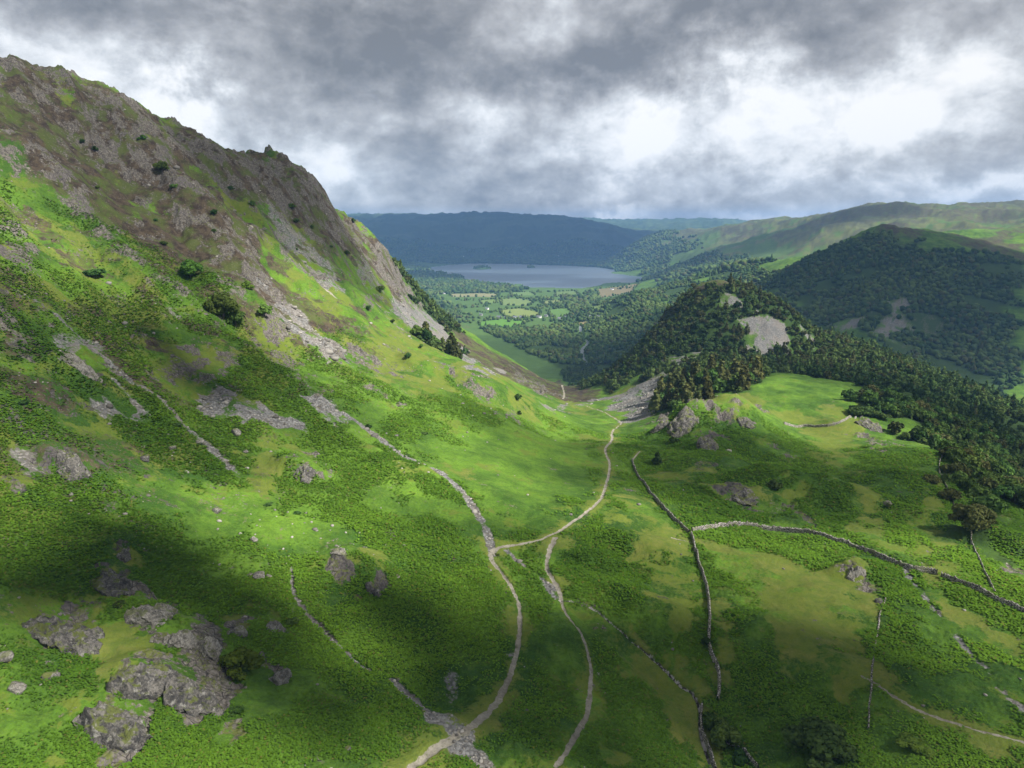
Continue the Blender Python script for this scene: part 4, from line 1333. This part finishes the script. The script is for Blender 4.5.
def hedges():
    X, Y = [], []
    for f, c in FIELDS:
        q = f.p
        for i in range(len(q)):
            a, b = q[i - 1], q[i]
            n_ = int(np.linalg.norm(b - a) / 13)
            for k in range(n_):
                if RNG.random() < .72:
                    p = a + (b - a) * (k + RNG.random()) / max(n_, 1) + RNG.normal(0, 3, 2)
                    X.append(p[0]); Y.append(p[1])
    for (a_, b_) in ((485, 305), (490, 312), (535, 309), (545, 306), (552, 303), (530, 300), (570, 304), (575, 310), (500, 297), (515, 296), (583, 300), (592, 305), (545, 298), (560, 321), (550, 319.6), (527, 319.5), (510, 319.6), (494, 319), (575, 316), (467, 300), (470, 308), (462, 314), (590, 312), (603, 308), (510, 290), (540, 292), (565, 296), (480, 290), (460, 290), (625, 288), (470, 318), (465, 322)):
        w = castg([a_], [b_])[0]
        for k in range(11):
            X.append(w[0] + RNG.normal(0, 22)); Y.append(w[1] + RNG.normal(0, 26))
    X, Y = np.array(X), np.array(Y)
    keep = lake_sd(X, Y) < -15
    ix_, iy_ = [], []
    for (c, ax, ay, hh) in ISLES[:2]:
        for k in range(int(ax * 1.3)):
            th, q = RNG.uniform(0, 6.28), RNG.random() ** .5 * .85
            ix_.append(c[0] + ax * q * math.cos(th)); iy_.append(c[1] + ay * q * math.sin(th))
    X, Y = np.concatenate([X[keep], ix_]), np.concatenate([Y[keep], iy_])
    return X, Y, ground_z(X, Y)
FM = leaf_material('wood_leaves', (.036, .065, .02), (.07, .11, .03), True)
pr = []
for k, kd in enumerate(('dome', 'dome', 'cone', 'dome')):
    pr.append(crown_arrays(kd, 110, .2, np.random.default_rng(50 + k)))
bl = [blob(k, k == 3) for k in range(5)]
forest('hanging_woodland', near[0][rest], near[1][rest], near[2][rest], rad_n[rest] * 1.15, pr, False, FM, 3)
x, y, z = bands[2]
forest('valley_woodland', x, y, z - 1, RNG.uniform(2.4, 6.6, len(x)), bl, True, FM, 4)
x, y, z = bands[3]
forest('far_woodland', x, y, z - 2, RNG.uniform(7, 12, len(x)), bl, True, FM, 5)
x, y, z = hedges()
forest('hedgerow_woodland', x, y, z - 1, RNG.uniform(3.2, 6.5, len(x)), bl, True, FM, 6)
print('TREES', [len(b[0]) for b in bands])
# ------------------------------------------------------------------ dry-stone walls
SM, t = newmat('dry_stone')
geo = t.n('ShaderNodeNewGeometry')
mp = t.n('ShaderNodeMapping')
mp.inputs['Scale'].default_value = (1, 1, 2.2)
t.l(geo.outputs['Position'], mp.inputs['Vector'])
v = t.n('ShaderNodeTexVoronoi')
v.inputs['Scale'].default_value = 2.4
t.l(mp.outputs[0], v.inputs['Vector'])
sc_ = t.n('ShaderNodeSeparateColor')
t.l(v.outputs['Color'], sc_.inputs[0])
c = t.mix(sc_.outputs[0], (.24, .225, .20), (.48, .45, .41))
c = t.mix(t.ss(v.outputs['Distance'], .38, .62), c, (.06, .055, .05))
c = t.mix(t.math('MULTIPLY', t.ss(t.noise(geo.outputs['Position'], .35, 3), .5, .62), .5), c, (.12, .13, .05))
t.bsdf(c, .95, .1, t.bump(v.outputs['Distance'], .12, -1.0) if False else None)

def wall(px_line, label, hgt=1.35, wid=.75, ruin=0.0, seed=0):
    rng = np.random.default_rng(seed)
    q = np.array(xy(px_line))
    w = castg(q[:, 0], q[:, 1])[:, :2]
    # smooth and resample
    for _ in range(2):
        w = np.concatenate([[w[0]], np.stack([.75 * w[:-1] + .25 * w[1:], .25 * w[:-1] + .75 * w[1:]], 1).reshape(-1, 2)[1:-1], [w[-1]]])
    L = np.concatenate([[0], np.cumsum(np.linalg.norm(np.diff(w, axis=0), axis=1))])
    s = np.arange(0, L[-1], .45)
    p = np.stack([np.interp(s, L, w[:, 0]), np.interp(s, L, w[:, 1])], 1)
    p += .25 * np.stack([noise(s / 6, s * 0, seed), noise(s / 5, s * 0 + 3, seed)], 1)
    d = np.gradient(p, axis=0)
    d /= np.linalg.norm(d, axis=1)[:, None]
    nrm = np.stack([-d[:, 1], d[:, 0]], 1)
    prof = [(-.5, -.35), (-.5, .05), (-.44, .45), (-.36, .8), (-.30, 1.0), (-.12, 1.14), (.12, 1.14), (.30, 1.0), (.36, .8), (.44, .45), (.5, .05), (.5, -.35)]
    n_, k = len(p), len(prof)
    hv = hgt * (1 + .10 * rng.normal(size=n_))
    if ruin:
        hv = hgt * np.clip(.35 + 1.6 * noise(s / 4.5, s * 0 + 9, seed) + .25 * rng.normal(size=n_), .03, .8)
    g = ground_z(p[:, 0], p[:, 1])
    V = np.zeros((n_, k, 3))
    for j, (a, b) in enumerate(prof):
        jit = rng.normal(0, .05, n_)
        V[:, j, 0] = p[:, 0] + nrm[:, 0] * (a * wid + jit)
        V[:, j, 1] = p[:, 1] + nrm[:, 1] * (a * wid + jit)
        V[:, j, 2] = g + b * hv + rng.normal(0, .04, n_) * (b > .3)
    V[::2, 5:7, 2] += .14
    ii = np.arange(n_ * k).reshape(n_, k)
    Q = np.stack([ii[:-1, :-1], ii[:-1, 1:], ii[1:, 1:], ii[1:, :-1]], -1).reshape(-1, 4)
    o = build_mesh('dry_stone_wall', V.reshape(-1, 3), Q, SM, False)
    tag(o, label, 'wall', 'dry stone walls')
    return o
wall('632,461 634,468 645,486 657,502 668,514 682,527 689,534', 'stone wall running from the pass down to the wall junction', seed=1)
wall('692,532 715,528 722,526 760,528 800,532 830,540 855,548 885,560 900,566 912,571 930,572 938,575', 'long stone wall crossing the shelf right from the junction to the gateway', 1.5, .9, seed=2)
wall('941,577 965,586 990,598 1005,605 1026,614 1050,624', 'stone wall beyond the gateway gap at the right edge', 1.5, .9, seed=3)
wall('691,535 695,550 698,565 705,580 709,600 710,622 708,642 711,655 718,668 720,685 717,703', 'stone wall winding down from the junction to the stream trees', 1.4, .8, seed=4)
wall('784,424 800,426 820,427 832,426 845,422 856,418', 'short stone wall closing the grassy hollow below the far wood', 1.3, seed=5)
wall('943,455 939,463 939,472 945,486 952,500 962,516 972,545 982,568 995,594', 'thin pale wall dropping from the russet trees to the long wall', .9, .45, seed=6)
wall('886,598 880,612 878,630 875,645 872,670 870,700 868,730', 'ruined wall remnant on the lower right bracken slope', .75, .42, 1, seed=7)
wall('702,706 700,728 708,745 716,772', 'stone wall along the stream at the bottom of the valley', 1.1, .6, seed=8)
wall('722,742 735,748 748,757 758,770', 'short wall below the dark thicket at the bottom', 1.1, .6, seed=9)

# ------------------------------------------------------------------ boulders and outcrops
def rock_material(name, pale):
    m, t = newmat(name)
    geo = t.n('ShaderNodeNewGeometry')
    pos = geo.outputs['Position']
    nz = t.n('ShaderNodeSeparateXYZ')
    t.l(geo.outputs['Normal'], nz.inputs[0])
    n1 = t.noise(pos, 2.2, 5, .65, .3)
    nb_ = t.noise(pos, .42, 5, .62, .4)
    a, b = ((.085, .080, .070), (.29, .272, .24)) if pale else ((.040, .039, .039), (.18, .168, .15))
    c = t.mix(t.ss(t.math('ADD', t.math('MULTIPLY', n1, .45), t.math('MULTIPLY', nb_, .55)), .38, .62), a, b)
    c = t.mix(t.math('MULTIPLY', t.ss(t.noise(pos, .9, 3), .58, .66), .6), c, (.33, .32, .29))
    mpp = t.n('ShaderNodeMapping')
    mpp.inputs['Rotation'].default_value = (.6, .4, .5)
    mpp.inputs['Scale'].default_value = (1.6, .5, 1.2)
    t.l(pos, mpp.inputs['Vector'])
    cr = t.voro(mpp.outputs[0], .9, 'DISTANCE_TO_EDGE')
    c = t.mix(t.math('SUBTRACT', 1.0, t.ss(cr, 0.0, .03)), c, (.04, .04, .04))
    ms = t.math('MULTIPLY', t.ss(nz.outputs[2], .55, .85), t.ss(t.noise(pos, .38, 5, .65), .47, .56))
    c = t.mix(t.math('MULTIPLY', ms, .6 if pale else .9), c, (.105, .125, .028))
    t.bsdf(c, .9, .2, t.bump(t.math('ADD', n1, nb_), .6, .9))
    return m
RK_PALE, RK_DARK = rock_material('pale_rock', True), rock_material('slate_rock', False)

def rock_mesh(name, seed, sub, mat, facets=10):
    import bmesh
    rng = np.random.default_rng(seed)
    bm = bmesh.new()
    bmesh.ops.create_icosphere(bm, subdivisions=sub, radius=1)
    P_ = np.array([v.co[:] for v in bm.verts])
    d = P_ / np.linalg.norm(P_, axis=1)[:, None]
    nrm = rng.normal(size=(facets, 3))
    nrm /= np.linalg.norm(nrm, axis=1)[:, None]
    off = rng.uniform(.62, .95, facets)
    rr = np.full(len(d), 1.15)
    dd = d @ nrm.T
    with np.errstate(divide='ignore'):
        lim = np.where(dd > .05, off[None] / np.maximum(dd, .05), 9)
    rr = np.minimum(rr, lim.min(1))
    rr = rr * (1 + .10 * noise(d[:, 0] * 3 + seed, d[:, 1] * 3 + d[:, 2] * 2, 3) + .07 * np.abs(noise(d[:, 0] * 8, d[:, 1] * 8 + d[:, 2] * 7, 4)))
    v = d * rr[:, None]
    f = [[q.index for q in p.verts] for p in bm.faces]
    bm.free()
    o = build_mesh(name, v, f, mat, False)
    return o
B = [
    (217, 512, 8, 'pale boulder in bracken left of the sunlit patch', 1), (254, 541, 8, 'pale boulder in the middle of the bright bracken', 1),
    (259, 578, 12, 'pointed grey boulder cluster head in bright bracken', 1), (269, 577, 5, 'small grey stone just right of the pointed boulder', 1),
    (250, 576, 5, 'small grey stone just left of the pointed boulder', 1), (241, 634, 13, 'square pale boulder above the round olive tree', 1),
    (229, 633, 6, 'small pale boulder left of the square boulder', 1), (236, 434, 9, 'rounded boulder right of the tumbled wall line', 1),
    (201, 443, 8, 'rounded boulder left of the tumbled wall line', 1), (172, 449, 6, 'smaller rounded boulder further left below the tumbled wall', 1),
    (145, 460, 9, 'low brown boulder half sunk in bracken, left slope', 0), (246, 452, 5, 'small pale stone beside the tumbled wall near its end', 1),
    (16, 690, 12, 'cracked pale boulder at the lower left edge', 1), (3, 660, 12, 'pale boulder cut by the left edge', 1),
    (50, 678, 12, 'brown mossy boulder in the lower left bracken', 0), (398, 577, 5, 'small stone right of the mossy outcrop ring', 1),
    (938, 613, 4, 'small white rock beside the track on the right slope', 1), (398, 680, 4, 'small white stone at the head of the stony chute', 1),
    (348, 750, 6, 'small mossy rock in dark bracken at the bottom', 0), (152, 641, 4, 'tiny white stone on top of the lower outcrop', 1),
    (888, 505, 7, 'grey rock knob on the right bracken bank', 1), (879, 603, 7, 'broken rock at the head of the ruined wall', 0),
]
for i, (px, py, w, lab, pale) in enumerate(B):
    p, sl = spot(px, py)
    o = rock_mesh('boulder', 20 + i, 3, RK_PALE if pale else RK_DARK)
    s = w * sl / FPX * .5
    o.location = (p[0], p[1], p[2] + s * .25)
    o.scale = (s * 1.05, s * .95, s * .8)
    o.rotation_euler = (random.uniform(-.3, .3), random.uniform(-.3, .3), random.uniform(0, 6))
    tag(o, lab, 'boulder')
# crags that stand proud of the turf
K = [
    (66, 640, 58, 22, .55, 'long brown crag on the upper left of the lower outcrop', 0, -.35), (150, 616, 50, 18, .5, 'grey lichened crag along the top of the lower outcrop', 1, .3),
    (182, 640, 34, 18, .5, 'pale slab in the middle of the lower outcrop', 1, .5), (150, 684, 62, 26, .5, 'broad black slate slab low in the outcrop', 0, .3),
    (196, 700, 56, 26, .5, 'dark broken slate buttress beside the olive tree', 0, .4), (112, 728, 54, 26, .45, 'dark slate crag at the bottom of the outcrop', 0, -.1),
    (210, 650, 26, 22, .7, 'upright grey crag left of the olive tree', 1, .6), (114, 586, 34, 14, .6, 'mossy crag in bracken above the lower outcrop', 0, 0),
    (70, 467, 34, 14, .6, 'brown crag on the left slope above the bracken', 0, .1), (82, 366, 34, 14, .6, 'grey crag on the left slope near the fading path', 1, .2),
    (306, 476, 20, 14, .7, 'shattered crag in the turf patch of the middle slope', 0, .3), (374, 592, 18, 12, .7, 'dark crag at the foot of the mossy outcrop ring', 0, 0),
    (338, 552, 18, 8, .6, 'pale crag at the head of the mossy outcrop ring', 1, 0), (274, 628, 20, 14, .8, 'grey crag right of the square boulder', 1, .3),
    (280, 680, 20, 18, .6, 'pale rock field right of the olive tree', 1, .3), (707, 446, 26, 14, .8, 'dark domed crag below the yellow topped knoll', 0, 0),
    (682, 424, 40, 14, .8, 'black cliff under the yellow topped knoll', 0, 0), (660, 428, 22, 12, .8, 'small black crag left of the cliff beside the conifers', 0, 0),
    (742, 502, 36, 8, .7, 'brown rock rim above the long wall', 0, .2), (745, 424, 22, 8, .7, 'brown ledge below the right end of the yellow topped knoll', 0, .3), (872, 426, 26, 8, .7, 'rocky knoll beside the short wall of the grassy hollow', 0, 0), (855, 573, 16, 10, .7, 'upright pale rocks on the hummock below the long wall', 1, 0),
    (125, 556, 12, 12, .7, 'small brown crag in dark bracken at left', 0, 0),
]
for i, (px, py, w, h_, fl, lab, pale, rz) in enumerate(K):
    p, sl = spot(px, py)
    o = rock_mesh('rock_outcrop', 70 + i, 5, RK_PALE if pale else RK_DARK, 22)
    s = w * sl / FPX * .5
    d_ = h_ * sl / FPX * .5
    co = np.empty(len(o.data.vertices) * 3, np.float32)
    o.data.vertices.foreach_get('co', co)
    co = co.reshape(-1, 3) * (s, max(s * .7, d_ * 1.2), d_ * .75)
    c_, s_ = math.cos(rz), math.sin(rz)
    cx_, cy_ = co[:, 0] * c_ - co[:, 1] * s_, co[:, 0] * s_ + co[:, 1] * c_
    hmp = co[:, 2]
    gx_, gy_ = p[0] + cx_, p[1] + cy_
    wv_ = 2.0
    ridge = 1.5 * ridged(gx_ * .9 + hmp, gy_, 3.5, 3, 200 + i) + .5 * np.abs(noise(gx_ * 1.1, gy_ * 1.1 + hmp, 210 + i))
    z_ = ground_z(gx_, gy_) - p[2] + (hmp * 1.25 + ridge * d_ * .50) - d_ * .42
    o.data.vertices.foreach_set('co', np.stack([cx_, cy_, z_], 1).astype(np.float32).ravel())
    o.data.update()
    o.location = p
    tag(o, lab, 'rock')

# ------------------------------------------------------------------ loose stones on scree and crag
def stones(n, r1, amp, name):
    r = 70 * (r1 / 70) ** RNG.random(n)
    a = np.radians(RNG.uniform(-43, 43, n))
    x, y = r * np.sin(a), r * np.cos(a)
    mk = masks(x, y, {'rock', 'scree', 'wet'})
    pr_ = np.clip(mk['scree'] * (.4 + .9 * (fbm(x, y, 13, 3, 181, .62) + .3)) + .22 * mk['rock'] + .6 * mk['wet'], 0, 1)
    k = (pr_ > .35 + .4 * RNG.random(n)) | (RNG.random(n) < .004 + .05 * sstep(.0, .4, fbm(x, y, 40, 3, 301)) * (x < 0) * (r > 150))
    x, y, r = x[k], y[k], r[k]
    z = ground_z(x, y)
    s = np.clip(RNG.lognormal(-1.15, .5, len(x)), .12, 1.3) * np.clip(r / 170, .7, 2.2)
    return x, y, z, s
x, y, z, s = stones(90000, 700, 1, '')
import bmesh
def stone_proto(seed):
    rng = np.random.default_rng(seed)
    bm = bmesh.new()
    bmesh.ops.create_icosphere(bm, subdivisions=1, radius=1)
    v = np.array([p.co[:] for p in bm.verts]) * (1 + rng.uniform(-.3, .25, (12, 1)))[:len(bm.verts)] if False else np.array([p.co[:] for p in bm.verts])
    v = v * rng.uniform(.65, 1.25, (len(v), 1)) * (1, .8, .6)
    f = np.array([[q.index for q in p.verts] for p in bm.faces])
    bm.free()
    return v, f
STM, t = newmat('loose_stone')
at_ = t.n('ShaderNodeAttribute', attribute_name='leaf_tint')
t.bsdf(at_.outputs['Color'], .95, .1)
VV, FF, CC, base = [], [], [], 0
wh = RNG.integers(0, 4, len(x))
for k in range(4):
    pv, pf = stone_proto(k)
    q = np.where(wh == k)[0]
    th = RNG.uniform(0, 6.28, len(q))
    c, sn = np.cos(th)[:, None], np.sin(th)[:, None]
    r = s[q][:, None]
    vx = (pv[None, :, 0] * c - pv[None, :, 1] * sn) * r + x[q][:, None]
    vy = (pv[None, :, 0] * sn + pv[None, :, 1] * c) * r + y[q][:, None]
    vz = pv[None, :, 2] * r + z[q][:, None] + .1 * r
    VV.append(np.stack([vx, vy, vz], -1).reshape(-1, 3))
    FF.append((pf[None] + (np.arange(len(q)) * len(pv))[:, None, None]).reshape(-1, 3) + base)
    base += len(q) * len(pv)
    col = np.array([.225, .212, .19]) * RNG.uniform(.4, 1.4, (len(q), 1))
    CC.append(np.repeat(np.concatenate([col, np.ones((len(q), 1))], 1), len(pv), 0))
o = build_mesh('scree_stones', np.concatenate(VV), np.concatenate(FF), STM, False)
attr(o.data, 'leaf_tint', np.concatenate(CC))
o['kind'] = 'stuff'
print('STONES', len(x))

# ------------------------------------------------------------------ bracken
n_ = 640000
r = 80 * (430 / 80) ** (RNG.random(n_) ** .85)
a = np.radians(RNG.uniform(-42, 42, n_))
x, y = r * np.sin(a), r * np.cos(a)
mk = masks(x, y)
cov = np.clip(1 - mk['rock'] - mk['scree'] * 1.3 - mk['path'] * 2 - mk['wet'] * 2 - mk['dry'] * 1.05 - mk['heather'] * .6 - mk['lawn'] * .8, 0, 1)
thin = fbm(x, y, 26, 4, 88)
k = (cov > .3 + .6 * RNG.random(n_)) & (thin > -.35 + .35 * RNG.random(n_))
x, y, r = x[k], y[k], r[k]
z = ground_z(x, y)
n_ = len(x)
f1 = np.clip(.5 + .9 * fbm(x, y, 60, 4, 101) - .22 * mk['dark'][k] + .35 * fbm(x, y, 7, 3, 103), 0, 1)[:, None]
col = (np.array([.060, .128, .015]) * (1 - f1) + np.array([.135, .250, .024]) * f1) * RNG.uniform(.7, 1.3, (n_, 1))
yel = RNG.random((n_, 1)) < .04
col = np.where(yel, np.array([.16, .15, .04]), col)
th = RNG.uniform(0, 6.28, n_)
ln = RNG.uniform(.35, .7, n_) * np.clip(r / 170, .75, 1.6)
up = RNG.uniform(.1, .55, n_)
dx, dy = np.cos(th) * ln, np.sin(th) * ln
px_, py_ = -np.sin(th) * ln * .38, np.cos(th) * ln * .38
z0 = z + .12 + .25 * RNG.random(n_)
v0 = np.stack([x - dx * .2 + px_ * .5, y - dy * .2 + py_ * .5, z0], 1)
v1 = np.stack([x - dx * .2 - px_ * .5, y - dy * .2 - py_ * .5, z0], 1)
v2 = np.stack([x + dx * .5 - px_, y + dy * .5 - py_, z0 + ln * up], 1)
v3 = np.stack([x + dx, y + dy, z0 + ln * up * .7], 1)
v4 = np.stack([x + dx * .5 + px_, y + dy * .5 + py_, z0 + ln * up], 1)
V = np.stack([v0, v1, v2, v3, v4], 1).reshape(-1, 3)
b0 = (np.arange(n_) * 5)[:, None]
Q = np.concatenate([b0 + np.array([[0, 1, 2]]), b0 + np.array([[0, 2, 4]]), b0 + np.array([[4, 2, 3]])])
BM = leaf_material('bracken_fronds', (.05, .12, .012), (.09, .18, .02), True)
o = build_mesh('bracken', V, Q, BM, False)
attr(o.data, 'leaf_tint', np.repeat(np.concatenate([col, np.ones((n_, 1))], 1), 5, 0))
o['kind'] = 'stuff'
print('BRACKEN', n_)

# ------------------------------------------------------------------ cottages in the strath
WHT, t = newmat('whitewash'); t.bsdf((.78, .77, .74), .9, .1)
GRY, t = newmat('slate_stone'); t.bsdf((.34, .33, .32), .9, .1)
RFM, t = newmat('roof_slate'); t.bsdf((.13, .14, .16), .7, .2)
GLS, t = newmat('window_glass'); t.bsdf((.03, .035, .04), .2, .5)
def boxv(x0, x1, y0, y1, z0, z1):
    return [(a, b, c) for a in (x0, x1) for b in (y0, y1) for c in (z0, z1)], [[0, 1, 3, 2], [4, 6, 7, 5], [0, 4, 5, 1], [2, 3, 7, 6], [0, 2, 6, 4], [1, 5, 7, 3]]
HS = [(487, 309.5, 14, 1, 'white house among trees above the near meadows'), (499, 318, 16, 0, 'grey farmhouse at the left end of the hamlet row'), (506, 318.5, 13, 1, 'white cottage second from the left in the hamlet row'),
      (515, 318.3, 18, 1, 'long white cottage in the left half of the hamlet row'), (521, 317.8, 14, 1, 'white cottage right beside the long white one'), (533, 317.5, 14, 1, 'white cottage left of the hamlet gap'),
      (539, 317.8, 16, 1, 'white cottage just right of the hamlet gap'), (546, 316.6, 12, 0, 'grey barn behind the white cottages'), (560, 319.5, 16, 1, 'white house near the middle of the strath wood'),
      (566, 318.2, 13, 0, 'grey house behind the white house by the wood'), (554, 317.3, 12, 0, 'grey cottage between the barn and the white house'), (591, 317.5, 12, 0, 'grey cottage beside the river bend'),
      (599, 318, 15, 1, 'pale cottage right of the river bend'), (481, 315.5, 12, 0, 'small grey house left of the meadows'), (432, 293, 16, 1, 'white house in the wood by the lake head'),
      (444, 294, 14, 1, 'pale house right of the one in the lake head wood'), (612, 290, 18, 1, 'white house on the flat by the lake foot'), (462, 257.2, 40, 1, 'white mansion beyond the lake'), (560, 257, 40, 1, 'pale building on the far lakeside, right'), (430, 256, 34, 1, 'pale building on the far lakeside, left')]
for i, (px, py, ln_, wh_, lab) in enumerate(HS):
    p = castg([px], [py])[0]
    h = empty('cottage', (p[0], p[1], p[2] - .3), random.uniform(-.5, .5))
    L_, W_, E_ = ln_ / 2, ln_ * .26, 5.2 * max(1, ln_ / 22)
    RH = W_ * .8
    v, f = boxv(-L_, L_, -W_, W_, 0, E_)
    V = v + [(-L_, 0, E_ + RH), (L_, 0, E_ + RH)]
    wm = build_mesh('wall', V, [[0, 1, 3, 2], [4, 6, 7, 5], [0, 4, 5, 1], [2, 3, 7, 6]], WHT if wh_ else GRY, False, h)
    gb = build_mesh('gable', V, [[1, 8, 3], [5, 7, 9]], WHT if wh_ else GRY, False, wm)
    rv = [(-L_ - .3, -W_ - .4, E_ - .25), (L_ + .3, -W_ - .4, E_ - .25), (L_ + .3, 0, E_ + RH + .15), (-L_ - .3, 0, E_ + RH + .15), (-L_ - .3, W_ + .4, E_ - .25), (L_ + .3, W_ + .4, E_ - .25)]
    rf = build_mesh('roof', rv, [[0, 1, 2, 3], [3, 2, 5, 4]], RFM, False, h)
    v, f = boxv(-L_ + .3, -L_ + 1.3, -.5, .5, E_ + RH - .4, E_ + RH + 1.4)
    build_mesh('chimney', v, f, GRY, False, rf)
    for fl in (0, 1):
        for c in (-.6, -.2, .2, .6):
            v, f = boxv(c * L_ - .5, c * L_ + .5, -W_ - .06, -W_ + .02, 1.0 + 2.4 * fl, 2.2 + 2.4 * fl)
            build_mesh('window', v, f, GLS, False, wm)
    tag(h, lab, 'house', 'whitewashed and grey houses in the valley')
